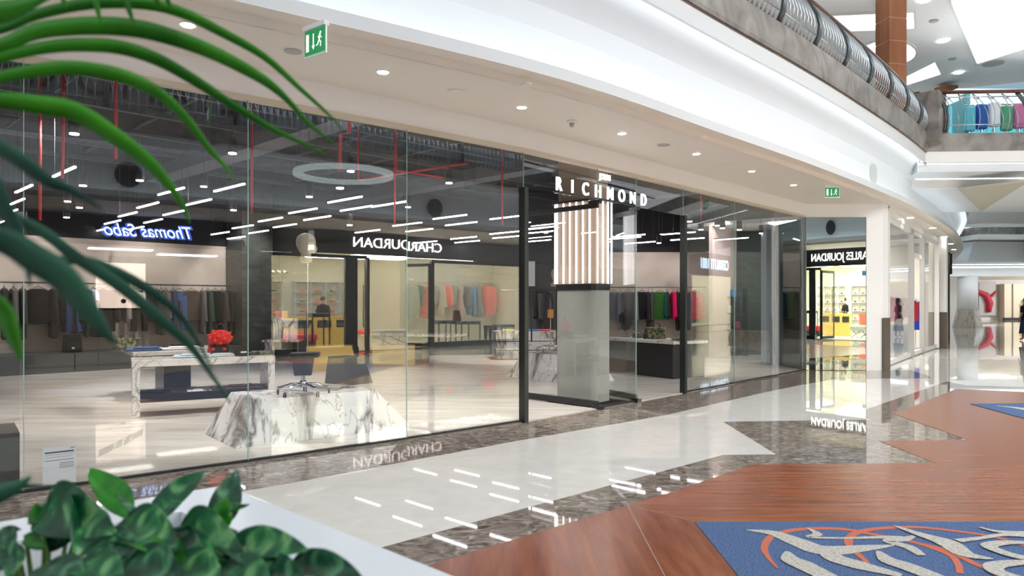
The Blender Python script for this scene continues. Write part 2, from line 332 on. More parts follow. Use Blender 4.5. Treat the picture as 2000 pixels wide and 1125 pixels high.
# ---------------------------------------------------------------- soffit, cove, slab edge on both sides
N_l = normals(LIP, 1)
A1 = [p - n * .2 for p, n in zip(LIP, N_l)]
inner = [FL3, FL2, FL1] + F + [Vector((7.87, 16.0, 0)), Vector((8.6, 16.3, 0)), Vector((8.9, 17.0, 0)), Vector((11.0, 20.0, 0)), Vector((14.2, 23.8, 0)), Vector((17.0, 28.2, 0)), Vector((19.6, 33, 0)), Vector((25, 43, 0))]
mb = MB(); tp = [(p.x, p.y) for p in A1[:-3]] + [(p.x, p.y) for p in inner[::-1]]
mb.prism(tp, 3.70, 3.72); struct(mb.build('ceiling_soffit', M_soffit))
struct(sweep(LIP, 1, COVE).build('ceiling_cove', M_cove, smooth=False))
def steps(prof):                                       # the soffit step in the soffit's own paint
    return prof
trim(sweep(LIP, 1, [(-.205, 3.70), (-.195, 3.70), (-.195, 3.78), (.004, 3.78), (.004, 3.784), (-.205, 3.784)], True).build('trim', M_soffit))
trim(sweep(LIP, 1, SLAB).build('trim', M_slabstone))
trim(sweep(LIP, 1, [(.15, 5.135), (.17, 5.135), (.17, 5.152), (.15, 5.152)], True).build('trim', M_browntrim))
struct(sweep(LIP, 1, [(-.05, 5.15), (-6, 5.15), (-6, 5.6), (-.05, 5.6)], True).build('floor_upper', M_cream))
def ledstrips(P, side, lab):
    t = thing('cove_light', lab, 'light')
    sweep(P, side, [(-.06, 3.815), (-.06, 3.835), (-.10, 3.835), (-.10, 3.815)], True).build('lower_strip', M_led, t)
    sweep(P, side, [(.105, 4.93), (.105, 4.97), (.095, 4.97), (.095, 4.93)], True).build('upper_strip', M_led, t)
ledstrips(LIP, 1, 'hidden light strips glowing along the white cove above the shopfront')
struct(sweep(OLIP, -1, COVE).build('ceiling_cove.001', M_cove))
trim(sweep(OLIP, -1, SLAB).build('trim', M_slabstone))
struct(sweep(OLIP, -1, [(-.05, 5.15), (-9, 5.15), (-9, 5.6), (-.05, 5.6)], True).build('floor_upper.001', M_cream))
ledstrips(OLIP, -1, 'hidden light strips along the cove across the mall, mirrored in the shop glass')
struct(sweep(OLIP, -1, [(-.2, 3.70), (-3.2, 3.70), (-3.2, 3.72), (-.2, 3.72)], True).build('ceiling_soffit.001', M_soffit))
# ---------------------------------------------------------------- upper level: bridge, ceilings, columns
mb = MB(); BR = [(9.9, 17.35), (34, 15.9), (34, 24.0), (11.5, 24.6)]
Z4 = 4.45
mb.prism(BR, 5.16, 5.6); struct(mb.build('floor_bridge', M_slabstone))
# sloped white cove under the bridge edge and its flat underside with a folded recess
def inset(f): return [(BR[0][0], BR[0][1] + f), (BR[1][0], BR[1][1] + f), (BR[2][0], BR[2][1] - f), (BR[3][0], BR[3][1] - f)]
fr = MB(); a0, a1 = inset(0), inset(.12)
fr.prism([a0[0], a0[1], a1[1], a1[0]], 4.9, 5.17); fr.prism([a0[3], a0[2], a1[2], a1[3]], 4.9, 5.17); trim(fr.build('trim', M_bulk))
cv = MB(); b0, b1 = inset(.16), inset(.9)
cv.prism([b0[0], b0[1], b0[2], b0[3]], Z4 + .25, 5.15, None); 
cv2 = MB(); lo = inset(1.3); cv2.prism([lo[0], lo[1], lo[2], lo[3]], Z4, Z4 + .3, None); struct(cv2.build('ceiling_bridge', M_cove)); struct(cv.build('ceiling_bridge.001', M_cove))
t = thing('cove_light.001', 'hidden light strip along the cove under the nearest bridge edge', 'light')
mb = MB(); c0, c1 = inset(.13), inset(.15); mb.prism([c0[0], c0[1], c1[1], c1[0]], 4.95, 4.98); mb.build('upper_strip', M_led, t)
mb = MB(); c0, c1 = inset(1.22), inset(1.27); mb.prism([c0[0], c0[1], c1[1], c1[0]], Z4 + .18, Z4 + .2); mb.build('lower_strip', M_led, t)
lp = MB(); l0, l1 = inset(1.12), inset(1.16); lp.prism([l0[0], l0[1], l1[1], l1[0]], Z4 + .02, Z4 + .22); l2 = inset(1.31); lp.prism([l0[0], l0[1], l2[1], l2[0]], Z4, Z4 + .02); trim(lp.build('trim', M_white))
M_olive = mat('warm_grey_paint', (.46, .44, .37), .6)
def D4(px, py, z): return G(px, py, z)
rec = MB(); a = G(1872, 366.5, Z4 - .01); b = G(2010, 351, Z4 - .01); c = G(1916, 410, Z4 - .01)
m_ = (a + b) / 2 * .55 + c * .45 + Vector((0, 0, .0)); rec.add([a, b, c, a + Vector((0, 0, -.05)), b + Vector((0, 0, -.05)), c + Vector((0, 0, -.05)), (a + b) * .5 + Vector((0, 0, .3))], [(3, 4, 5)[::-1], (0, 1, 4, 3), (1, 2, 5, 4), (2, 0, 3, 5)])
trim(rec.build('trim', M_olive))
# far bridge / balcony
BF = [(24.9, 38.0), (27.2, 38.2), (28.0, 36.6), (40, 35.2), (40, 46), (24.9, 46)]
mb = MB(); mb.prism(BF, 5.15, 5.6); struct(mb.build('floor_bridge.001', M_slabstone))
BF2 = [(24.6, 37.8), (27.3, 38.0), (28.0, 36.4), (40, 35.0), (40, 46), (24.6, 46)]
mb = MB(); mb.prism(BF2, 4.9, 5.14); trim(mb.build('trim', M_bulk))
mb = MB(); mb.prism([(24.4, 38.4), (27.6, 38.6), (28.4, 37.2), (42, 35.8), (42, 60), (20, 60)], 3.72, 4.85, [(25, 38.8), (27.8, 39), (28.6, 37.6), (42, 36.2), (42, 60), (20, 60)]); struct(mb.build('ceiling_far', M_cove))
t = thing('cove_light.002', 'hidden light strip above the far bulkhead beyond the second bridge', 'light')
mb = MB(); mb.prism([(22, 41.5), (46, 40), (46, 40.3), (22, 41.8)], 3.55, 3.6); mb.build('strip', M_led, t)
mb = MB(); mb.prism([(20, 43.0), (60, 41.5), (60, 42), (20, 43.5)], 3.1, 3.75); struct(mb.build('wall_far_bulkhead', M_bulk))
mb = MB(); mb.prism([(20, 43.5), (90, 42), (90, 75), (20, 75)], 3.6, 3.7); struct(mb.build('ceiling_far.001', M_soffit))
# balcony railings
M_post = mat('dark_steel_post', (.10, .12, .13), .35, .8)
def belly(h=0.0):
    return [(.14, 5.60 + h), (.22, 5.75 + h), (.24, 5.92 + h), (.20, 6.10 + h), (.10, 6.30 + h), (-.04, 6.48 + h), (-.14, 6.58 + h)]
def rail_panel(p, q, side, lab, grp, n=13, style=0):
    L = (q - p).length; d = (q - p).normalized(); nn = Vector((d.y, -d.x)) * side
    t = thing('railing_panel', lab, 'railing', (p.x, p.y, 0), math.atan2(d.y, d.x), grp)
    sg = -1 * side                                        # local +y is left of d; the corridor is at local y = -side
    pr = [(0, sg * o, z) for o, z in belly()]
    def line(x, r, seg=5):
        return MB().tube([(x, a[1], a[2]) for a in pr], r, seg)
    pm = MB(); 
    for dx in (0, .05): pm.tube([(dx, a[1] * 1.08, a[2]) for a in pr], .03, 6)
    pm.build('post', M_post, t, True)
    bl = MB(); x0 = .12; st = (L - .16) / n
    first = None
    for k in range(n):
        if first is None:
            b = MB()
            if style == 0:
                pts = [(0 + .035 * math.sin(i * 1.05), a[1], a[2]) for i, a in enumerate(pr)]; b.tube(pts, .011, 5)
                pts = [(.045 - .03 * math.sin(i * 1.05), a[1], a[2]) for i, a in enumerate(pr)]; b.tube(pts, .011, 5)
            else:
                b.tube([(-.02 + .05 * i / 6, a[1], a[2]) for i, a in enumerate(pr)], .009, 5); b.tube([(.2 - .16 * (i / 6) ** 2, a[1], a[2]) for i, a in enumerate(pr)], .009, 5)
                b.ball((.07, pr[5][1], pr[5][2] - .02), (.07, .012, .04), 8, 5)
            first = b.build('baluster', M_steel, t, True, loc=(x0, 0, 0))
        else:
            c = first.copy(); COL.objects.link(c); c.parent = t; c.location.x = x0 + st * k
    for j in (1, 5): MB().tube([(0.03, pr[j][1], pr[j][2]), (L - .06, pr[j][1], pr[j][2])], .012, 5).build('cross_rail', M_steel, t, True)
    return t
seg = [p for p in LIP if 1.5 < p.x < 10.3]
def resample(P, step):
    out = [P[0]]; acc = 0
    for a, b in zip(P, P[1:]):
        L = (b - a).length; k = step - acc
        while k <= L: out.append(a + (b - a) * (k / L)); k += step
        acc = (acc + L) % step
    return out
RS = resample(seg, 1.35)
names = ['nearest the top edge', 'second', 'third', 'fourth', 'fifth', 'sixth', 'seventh', 'eighth', 'ninth', 'tenth']
for i in range(len(RS) - 1):
    rail_panel(RS[i], RS[i + 1], 1, 'bulging steel railing panel on the long balcony, %s from the top edge of the photo' % (names[i] if i else 'first'), 'railing panels on the long balcony', 9)
def handrail(P, lab, side=1, dz=0):
    N = normals(P, side); mb = MB(); mb.tube([(p.x - n.x * .16, p.y - n.y * .16, 6.64 + dz) for p, n in zip(P, N)], .045, 8)
    o = mb.build('handrail', M_hand, smooth=True); return tag(o, lab, 'handrail')
handrail([p for p in LIP if -6 < p.x < 10.5], 'long dark wooden handrail on the balcony above the shop')
bs = [Vector((10.35, 17.33)) + Vector((1.86 * i, -.112 * i)) for i in range(6)]
for i in range(4):
    rail_panel(bs[i], bs[i + 1], 1, 'railing panel with curved pickets on the bridge, %s from the stone pier' % ('first', 'second', 'third', 'fourth')[i], 'railing panels on the bridge', 5, 1)
handrail(bs, 'dark wooden handrail over the bridge railing at right')
fb = [Vector((25.1, 37.9)), Vector((27.2, 38.1)), Vector((28.1, 36.5)), Vector((31, 36.1))]
for i in range(3):
    rail_panel(fb[i], fb[i + 1], 1, 'small far railing panel on the second bridge, %s' % ('left straight run', 'short angled run', 'right run at the picture edge')[i], 'railing panels on the far bridge', 12)
handrail(fb, 'short handrail over the far second bridge')
mb = MB(); mb.box((9.95, 17.35, 5.95), (.42, .75, 1.2), R(48)); trim(mb.build('trim', M_slabstone))
mb = MB(); mb.box((9.86, 17.7, 6.1), (.7, .5, 1.0), R(48)); trim(mb.build('trim', M_browntrim))
# upper ceiling; the trays' cove light is put into glowing sheets
ZC = 9.0
mb = MB(); up = [G(1300, -60, ZC), G(2300, -60, ZC), G(2300, 30, ZC), G(2000, 112, ZC), G(1900, 135, ZC), G(1800, 165, ZC), G(1600, 215, ZC), G(1300, 250, ZC)]
mb.prism([(-18, 2), (3, 3.5), (9, 12), (34, 13), (33, 20.5), (18.5, 23.8), (14.6, 25.5), (6, 40), (-18, 40)], ZC, ZC + .3); struct(mb.build('ceiling_upper', mat('upper_ceiling_paint', (.90, .91, .92), .6)))
M_tray = emis('tray_glow', (.93, .97, 1), 2.0)
M_skyb = emis('skylight_rim_glow', (.95, .98, 1), 3.2)
def tray(pts, lab, z=ZC):
    t = thing('ceiling_light_tray', lab, 'ceiling light', (0, 0, 0))
    P = [G(x, y, z) for x, y in pts]; c = sum(P, Vector()) / len(P)
    mb = MB(); mb.prism([(p.x, p.y) for p in P], z - .012, z - .002); mb.build('diffuser', M_tray, t)  # glowing sheet stands in for the cove light inside the recess
    fm = MB()
    for a, b in zip(P, P[1:] + P[:1]): fm.wall(b, a, z - .06, z, .05)
    fm.build('frame', M_white, t); return t
tray([(1600, 28), (1784, 20), (1786, 52), (1760, 54), (1635, 58)], 'long glow-painted ceiling tray behind the brown column top')
tray([(1735 + 54 * math.cos(a), 100 + 24 * math.sin(a)) for a in [i * math.pi / 10 for i in range(20)]], 'round glow-painted ceiling tray behind the brown column')
tray([(1762, 150), (1826, 118), (1838, 142), (1764, 166)], 'small slanted glow-painted ceiling tray right of the brown column')
tray([(1854, 4), (1905, 124), (2060, 75), (2060, -30), (1854, -30)], 'largest glow-painted ceiling tray at the top right corner')
for i, (x, y, lit) in enumerate([(1842, 79, 1), (1872, 141, 1), (1805, 0, 1), (1824, 40, 0), (1860, 114, 0), (1940, 123, 2)]):
    p = G(x, y, ZC); r = (.11, .13, .3)[lit]
    o = MB().lathe([(r, -.03), (r, 0)], (p.x, p.y, ZC), 16).build('downlight' if lit == 1 else 'ceiling_speaker', M_disc if lit == 1 else M_grey)
    tag(o, ['lit downlight in the upper ceiling, left below the large tray', 'lit downlight in the upper ceiling near its lower edge', 'lit downlight at the top edge of the upper ceiling', 'dark round vent high beside the large tray', 'dark round vent between two upper downlights', 'wide round vent under the large tray corner'][i], 'downlight' if lit == 1 else 'vent')
def wcol(px, Y, w_, z0, z1, lab):
    p = D(px, 592, Y); t = thing('clad_column', lab, 'column', (p.x, p.y, z0), R(12))
    mb = MB(); n = int((z1 - z0) / .55)
    MB().box((0, 0, (z1 - z0) / 2), (w_ - .02, w_ - .02, z1 - z0)).build('core', M_seam, t)
    mb.box((0, 0, 0), (0, 0, 0)); mb = MB()
    for k in range(n + 1):
        h0 = k * .55; h1 = min(h0 + .53, z1 - z0)
        if h1 > h0: mb.box((0, 0, (h0 + h1) / 2), (w_, w_, h1 - h0))
    mb.build('veneer_panels', M_wpanel, t, bevel=.005); return t
wcol(1740, 17.4, .48, 5.6, ZC, 'tall brown veneer column rising behind the long balcony railing')
wcol(1848, 24.5, .50, 5.6, 8.9, 'brown veneer column farther back behind the bridge railing')
# upstairs shop behind the bridge
M_turq = mat('turquoise_panel', (.16, .50, .58), .4); M_sky2 = mat('pale_blue_wall', (.36, .52, .62), .6)
mb = MB(); mb.prism([(14, 30), (16.2, 30), (16.2, 30.3), (14, 30.3)], 5.6, 9.6); struct(mb.build('wall_upper', M_white))
mb = MB(); mb.prism([(17.0, 28.5), (40, 26), (40, 34), (17.0, 34)], 8.4, 11); struct(mb.build('wall_upper_blue', M_sky2))
mb = MB(); mb.prism([(16.2, 36), (45, 34), (45, 34.4), (16.2, 36.4)], 5.6, 11); struct(mb.build('wall_upper_back', mat('pale_blue_back_wall', (.6, .78, .85), .6)))
mb = MB(); mb.prism([(16.2, 25), (45, 24), (45, 34.4), (16.2, 36.4)], 5.3, 5.6); struct(mb.build('floor_upper.002', M_cream))
random.seed(3)
for i in range(8):
    c = [(.1, .5, .62), (.02, .1, .4), (.8, .85, .9), (.1, .35, .2), (.6, .2, .4), (.2, .6, .7), (.03, .03, .05), (.3, .55, .1)][i]
    t = thing('clothes_display', '%s clothes display in the turquoise kiosk behind the bridge railing' % ['teal', 'navy', 'white', 'dark green', 'pink', 'light blue', 'black', 'lime green'][i], 'display', (12.95 + .33 * i, 20.3 - .03 * i, 5.602), .1)
    mb = MB(); mb.tube([(0, 0, 0), (0, 0, 1.5)], .03); mb.tube([(-.15, 0, 1.5), (.15, 0, 1.5)], .02); mb.build('stand', M_steel, t)
    mb = MB(); mb.box((0, 0, 1.1 + .06 * (i % 3)), (.28, .2, .7)); mb.build('clothes', mat('display_cloth_%d' % i, c, .8), t, bevel=.05)
t = thing('kiosk', 'turquoise kiosk with a self-glowing back and pale header standing behind the bridge railing', 'kiosk', (14.9, 21.2, 5.602), .03)
MB().box((0, 0, .85), (4.0, .1, 1.7)).build('back_panel', emis('kiosk_glow', (.12, .55, .68), 1.0), t); MB().box((0, -.1, 1.95), (4.0, .5, .35)).build('header', emis('kiosk_header', (.8, .95, 1), 1.1), t); MB().box((-1.9, -.3, .95), (.1, .8, 1.9)).build('side_panel', M_turq, t)  # back panel glows by itself to imitate a lit shop
for x, y in ((8.6, 15.6), (12.5, 18.6), (16, 20)):
    spot((x, y, 6.9), (x, y - .5, 9), 130, 150, (1, 1, 1), .2)  # added upward spots without fixtures, brighten the upper ceiling
# atrium skylight : unseen glowing sheet added to brighten the mall floor
t = thing('fill_panel', 'broad added glowing panel out of view above the atrium, mirrored as glare in the polished floor', 'ceiling light')
MB().box((11, 4.5, 9.2), (9, 6, .1), R(42)).build('diffuser', emis('atrium_fill_glow', (.95, .98, 1), 8.5), t)
# ---------------------------------------------------------------- interior of the big shop
LW = Vector((-9.6, 17.0)); LD = Vector((.69, .724))
lw0 = LW - LD * 14; lw1 = LW + LD * 3.5
mb = MB(); mb.wall(lw0, lw1, 0, 3.0, .15); struct(mb.build('wall_back_left', M_tan))
mb = MB(); mb.wall(lw0, lw1, 3.0, 4.75, .15); struct(mb.build('wall_back_left.001', M_ceilblk))
mb = MB(); mb.wall(lw1, (2.3, 21.2), 0, 4.75, .15); struct(mb.build('wall_back', M_dgrey))
mb = MB(); mb.wall((2.3, 20.7), (6.0, 20.7), 0, 2.97, .15); struct(mb.build('wall_back_right', M_tan))
mb = MB(); mb.wall((2.3, 20.72), (8.0, 20.72), 2.97, 4.75, .15); struct(mb.build('wall_back_right.001', M_ceilblk))
mb = MB(); mb.wall((6.0, 20.7), (8.0, 20.7), 0, 2.97, .15); struct(mb.build('wall_back_right.002', M_dstone))
mb = MB(); mb.wall((7.6, 20.7), (7.6, 16.2), 0, 4.75, .15); struct(mb.build('wall_right', M_dstone))
mb = MB(); mb.wall(FL3 + INW * .05, lw0, 0, 4.75, .15); struct(mb.build('wall_left', M_tan))
inter = [(p.x, p.y) for p in LL] + [(7.6, 16.2), (7.6, 20.8), (2.3, 21.3), (lw1.x, lw1.y), (lw0.x, lw0.y)]
mb = MB(); mb.prism(inter, .004, .012); struct(mb.build('floor_shop', M_shopfloor))
inter2 = [(p.x + INW.x * .1, p.y + INW.y * .1) for p in LL] + [(7.6, 16.2), (7.6, 20.8), (2.3, 21.3), (lw1.x, lw1.y), (lw0.x, lw0.y)]
mb = MB(); mb.prism(inter2, 4.72, 4.85); struct(mb.build('ceiling_shop', M_ceilblk))
# ceiling services
CD = Vector((-6.5, 12.0, 0))
n_d = 0
for k in range(-5, 9):
    c = CD + U * (k * 1.6) + U * 2.0; a = c - INW * 5.4; b = c + INW * (3.6 if k < 4 else -.2)
    if k % 3 == 0:
        t = MB(); t.wall(a.xy, b.xy, 4.15, 4.4, .45); o = t.build('air_duct', M_duct); tag(o, 'long dark grey duct under the black shop ceiling', 'duct', 'dark ducts under the black ceiling')
    else:
        t = MB(); t.tube([a + Vector((0, 0, 4.62)), b + Vector((0, 0, 4.62))], .03, 6); o = t.build('cable_conduit', M_duct); tag(o, 'thin grey conduit running under the black shop ceiling', 'pipe', 'conduits under the black ceiling')
for k in range(6):
    c = CD + INW * (k * 1.5 - 4.2) + U * 2
    t = MB(); t.wall((c - U * 9).xy, (c + U * 10).xy, 4.42, 4.5, .08); o = t.build('ceiling_track', M_duct); tag(o, 'long grey track parallel to the shopfront under the black ceiling', 'track', 'long tracks under the black ceiling')
def pipe(pts, r, lab):
    pts = [Vector(p) for p in pts]; pts = [Vector((pts[0].x, pts[0].y, 4.715))] + pts
    o = MB().tube([Vector(p) for p in pts], r, 8).build('sprinkler_pipe', M_red, smooth=True); tag(o, lab, 'pipe')
def DZ(px, py, Y): return D(px, py, Y)
pipe([DZ(682, 260, 9.2), DZ(664, 262, 9.3), DZ(664, 362, 9.3)], .025, 'red sprinkler pipe dropping before the glowing ring reflection')
pipe([DZ(700, 352, 11), DZ(914, 318, 11.4)], .022, 'red pipe slanting under the ceiling, upper of the crossing pair')
pipe([DZ(775, 333, 11.5), DZ(865, 346, 11.5)], .022, 'red pipe crossing the slanting one')
pipe([DZ(123, 258, 8.6), DZ(122, 348, 8.6)], .02, 'thin red sprinkler drop left of the pendant lamps')
pipe([DZ(78, 318, 9.4), DZ(78, 430, 9.4)], .02, 'thin red sprinkler drop near the left glass joint')
pipe([DZ(226, 180, 7.8), DZ(226, 310, 7.8)], .018, 'red sprinkler drop high behind the first glass pane')
pipe([DZ(492, 300, 10.2), DZ(492, 415, 10.2)], .018, 'red sprinkler drop beside the second glass joint')
pipe([DZ(771, 352, 12), DZ(771, 440, 12)], .018, 'red sprinkler drop left of the third glass joint')
pipe([DZ(981, 395, 13.5), DZ(981, 440, 13.5)], .018, 'red sprinkler drop near the entrance post')
pipe([DZ(1369, 400, 15), DZ(1369, 450, 15)], .018, 'red sprinkler drop right of the entrance')
# LED bar lamps: centre pixels at 3.2 m height, all square to the shopfront
BAR = [(46,369),(33,394),(21,414),(10,431),(124.5,336),(333.6,373.8),(447,366.7),(288,401),(387.6,395),(249,419),(338.6,415.8),(219.4,434),(298.7,431.8),(265,445.7),(188.5,451),(473.7,443),(429.6,455.6),(461,464),(673,390),(758.7,399),(695.4,407),(591,412),(619,426),(527.5,429),(556,441),(504,453),(717.4,451.8),(795,438),(878,423.7),(900,437),(818.4,449.6),(905,464.6),(830.5,472.8),(843,478),(912,472),(915,489.5),(548,474.5),(631,480),(553,487),(539,496.6),(741.6,485.6),(991.7,424.3),(910.7,435),(985,454.5),(989,463),(980,483),(982.5,488),(914,490),(1006.7,494.7),(978,497),(1055,445),(1049,454),(1049,470.5),(1053,475.5),(1051,482),(1134.7,460),(1122,471),(1227,460.5),(1220,465),(1250,474),(1238,480),(1322,456),(1342,467),(1325,475),(1426.6,466.7),(1495,474.7),(1472,480),(1493,488),(1468,490)]
bar0 = None; rz0 = math.atan2(INW.y, INW.x); used = []
for i, (px, py) in enumerate(BAR):
    p = G(px, py, 3.2)
    if p.y > 20.2 or any((p - q).length < .35 for q in used): continue
    used.append(p)
    if bar0 is None:
        t = bar0 = thing('led_bar_lamp', '', 'lamp', p, rz0, 'light bars hanging in the shop')
        MB().box((0, 0, .026), (1.02, .034, .03)).build('housing', M_frame, t)
        MB().box((0, 0, 0), (1.0, .028, .022)).build('diffuser', M_bar, t)
        w_ = MB(); w_.tube([(-.42, 0, .04), (-.42, 0, 1.53)], .003, 4); w_.tube([(.42, 0, .04), (.42, 0, 1.53)], .003, 4); w_.build('cord', M_duct, t)
    else: t = copytree(bar0); t.location = p; t.rotation_euler.z = rz0
    t['label'] = 'slim white glowing light bar hanging on two cords under the black shop ceiling'
# pendant cylinder spots
M_pend = mat('dark_lamp_can', (.03, .03, .032), .5)
PEN = [(145,262,8.3),(454,300,9.3),(162,363,10.5),(273,353,10.3),(398,365,11.4),(456,411,12.4),(604,385,11),(683,440,13),(877,358,11.2),(664,368,9.3),(132,394,12),(155,406,12.5),(130,425,13.5),(797,405,13),(685,335,10),(1411,446,15),(1401,441,15.5),(1444,449,16),(1487,456,17.5),(1347,433,14.5),(1287,475,17),(1369,449,15)]
p0 = None
for i, (px, py, Y) in enumerate(PEN):
    p = D(px, py, Y)
    if p0 is None:
        t = p0 = thing('pendant_spotlight', '', 'lamp', p, 0, 'small can spotlights under the black shop ceiling')
        MB().lathe([(.055, 0.01), (.06, .02), (.06, .2), (.02, .21)], (0, 0, 0), 14).build('can', M_pend, t, True)
        MB().lathe([(.05, -.005), (.05, .012)], (0, 0, 0), 14).build('lens', M_disc, t)
        MB().tube([(0, 0, .15), (0, 0, 1.0)], .006, 5).build('stem', M_duct, t)
    else: t = copytree(p0); t.location = p
    st_ = [c for c in t.children if c.name.startswith('stem')][0]; st_.scale.z = (4.73 - p.z) / 1.0
    t['label'] = 'small black can spotlight with a bright lens hanging in the shop'
for px, py, e in [(560, 820, 430), (1000, 700, 560), (380, 760, 500), (1300, 720, 430), (150, 800, 480), (60, 860, 300), (700, 740, 450), (1150, 690, 380), (950, 790, 520), (1050,680,300), (250, 740, 380)]:
    g = G(px, py); spot(g + Vector((0, -.6, 4.0)), g, e, 75)  # added spots with no can around them, brighten the shop floor
for k in range(5):
    g = LW + LD * (k * 2.2 - 5.6); spot((g.x + .9, g.y - .95 - .8, 4.0), (g.x, g.y, 1.2), 260, 70)  # added spots without fixtures, wash the left rail wall
for x in (2.9, 4.2, 5.5): spot((x, 18.6, 3.9), (x, 20.7, 1.3), 110, 70)  # likewise added, wash the tan wall right of the entrance
# ---------------------------------------------------------------- entrance column with light tubes
cc = Vector((1.10, 11.12, 0)) ; t = thing('concrete_column', 'grey concrete entrance column ringed by vertical light tubes above', 'column', cc, R(47 + 0))
def rrect(hx, hy, r, n=5):
    P = []
    for sx, sy, a0 in ((1, 1, 0), (-1, 1, 90), (-1, -1, 180), (1, -1, 270)):
        for k in range(n + 1): a = R(a0 + 90 * k / n); P.append((sx * (hx - r) + r * math.cos(a), sy * (hy - r) + r * math.sin(a)))
    return P
MB().prism(rrect(.22, .40, .12), 0, 1.70).build('base', M_conc, t, bevel=.006)
MB().prism(rrect(.235, .41, .12), 1.70, 1.79).build('black_band', M_black, t)
MB().prism(rrect(.21, .38, .12), 1.79, 4.72).build('shaft', M_taupe, t)
def perim(hx, hy, r, step):
    P = [Vector((*p, 0)) for p in rrect(hx, hy, r, 6)]; P.append(P[0]); return resample(P, step)
tb0 = None
for p in perim(.25, .42, .12, .125):
    if tb0 is None: tb0 = MB().tube([(0, 0, 1.80), (0, 0, 3.03)], .013, 8).build('light_tube', M_tube, t, loc=(p.x, p.y, 0))
    else: c = tb0.copy(); COL.objects.link(c); c.parent = t; c.location = (p.x, p.y, 0)
MB().prism(rrect(.29, .46, .14), 3.035, 3.06).build('tube_ring', M_frame, t)
# ---------------------------------------------------------------- lettering
def text(s, size, name, m, loc, rz, parent=None, ext=.012, sx=1.0, space=1.0, shear=0, bold=0):
    c = bpy.data.curves.new(name, 'FONT'); c.body = s; c.size = size; c.extrude = ext; c.align_x = 'CENTER'; c.space_character = space; c.shear = shear; c.offset = bold
    o = bpy.data.objects.new('tmp', c); COL.objects.link(o); bpy.context.view_layer.update()
    me = bpy.data.meshes.new_from_object(o.evaluated_get(bpy.context.evaluated_depsgraph_get())); bpy.data.objects.remove(o)
    me.materials.clear(); me.materials.append(m)
    M = Matrix.Rotation(R(90), 4, 'X') @ Matrix.Diagonal((sx, 1, 1, 1)); me.transform(M)
    o = bpy.data.objects.new(name, me); COL.objects.link(o); o.location = loc; o.rotation_euler.z = rz
    if parent: o.parent = parent
    return o
def atf(px, py):                                   # a point just behind the shopfront glass
    for a, b in zip(F, F[1:]):
        k = (px - 1000) / 1400; e = b - a; t_ = (k * a.y - a.x) / (e.x - k * e.y)
        if 0 <= t_ <= 1:
            q = a + e * t_; return D(px, py, q.y)
q0 = atf(1100, 358); q1 = atf(1262, 386); an = math.atan2(q1.y - q0.y, q1.x - q0.x); mid = (q0 + q1) / 2 + INW * .06
t = thing('shop_sign', 'glowing white capital letters with a small word above, hanging over the shop entrance', 'sign', (mid.x, mid.y, 3.0), an)
wd = (q1 - q0).length
for i, ch in enumerate('RICHMOND'):
    text(ch, .255, 'letter', M_letter, ((i / 7 - .5) * wd * 1.02, 0, .01), 0, t, sx=.85, bold=.002)
text('JOHN', .12, 'small_letters', M_letter, (0.02, 0, .28), 0, t, sx=.85)
mb = MB(); mb.box((0, .03, -.01), (wd * 1.12, .015, .015)); mb.build('sign_rail', M_frame, t)
# paper notice at the bottom of the first pane
q = (F[0] + F[1]) / 2 * 0 + F[0] * .86 + F[1] * .14; q = q + INW * .03
t = thing('paper_notice', 'white printed notice taped low inside the leftmost full glass pane', 'notice', (q.x, q.y, 0.05), R(39))
MB().box((0, 0, .145), (.23, .002, .30)).build('sheet', mat('paper', (.75, .78, .82), .7), t)
M_navy = mat('navy_ink', (.03, .04, .12), .6); pm = MB()
for z, h, w_, x in [(.25, .012, .2, 0), (.185, .004, .2, 0), (.16, .004, .1, .05), (.147, .003, .1, .05), (.134, .003, .1, .05), (.121, .003, .1, .05), (.23, .002, .2, 0), (.21, .002, .18, 0)]: pm.box((x, -.002, z), (w_, .001, h))
pm.build('printed_lines', M_navy, t)
MB().box((.09, -.002, .275), (.03, .001, .006)).build('red_logo', M_red, t)
# downlights and discs in the soffit
DLL = ['partly behind the palm leaves', 'right of the exit sign', 'left of the smoke detector', 'right of the smoke detector', 'fifth along the row', 'sixth along the row', 'last before the far exit sign']
for i, (x, y) in enumerate([(367,48),(748,140),(1019,209),(1215,260),(1360,300),(1468,334),(1550,361)]):
    p = G(x, y, 3.7); t = thing('downlight', 'round lit downlight in the beige soffit, ' + DLL[i], 'downlight', p)
    MB().lathe([(.05, -.012), (.05, -.002)], (0, 0, 0), 18).build('lens', M_disc, t); MB().lathe([(.066, -.006), (.066, 0)], (0, 0, 0), 18).build('ring', M_white, t)
    spot(p + Vector((0, 0, -.04)), (p.x, p.y, 0), 45, 90)
for i, (x, y, r, m, lb) in enumerate([(572,98,.075,M_grey,'grey round ceiling speaker beside the near exit sign'),(893,177,.085,M_soffit,'cream round ceiling speaker between two soffit downlights'),(1296,282,.085,M_grey,'grey round ceiling speaker right of the smoke detector'),(1418,320,.085,M_soffit,'cream round ceiling disc between the far downlights'),(1028,164,.04,M_soffit,'tiny cream sprinkler disc near the soffit step'),(1370,267,.045,M_soffit,'tiny sprinkler disc near the soffit step farther on'),(1582,373,.08,M_soffit,'cream disc beside the far exit sign')]):
    p = G(x, y, 3.7); t = thing('ceiling_speaker', lb, 'ceiling disc', p); MB().lathe([(r, -.015), (r, -.001)], (0, 0, 0), 20).build('grille', m, t); MB().lathe([(r * 1.25, -.008), (r * 1.3, 0)], (0, 0, 0), 20).build('ring', M_soffit, t)
p = G(1117, 236, 3.7); t = thing('smoke_detector', 'small white smoke detector hanging from the beige soffit', 'smoke detector', p)
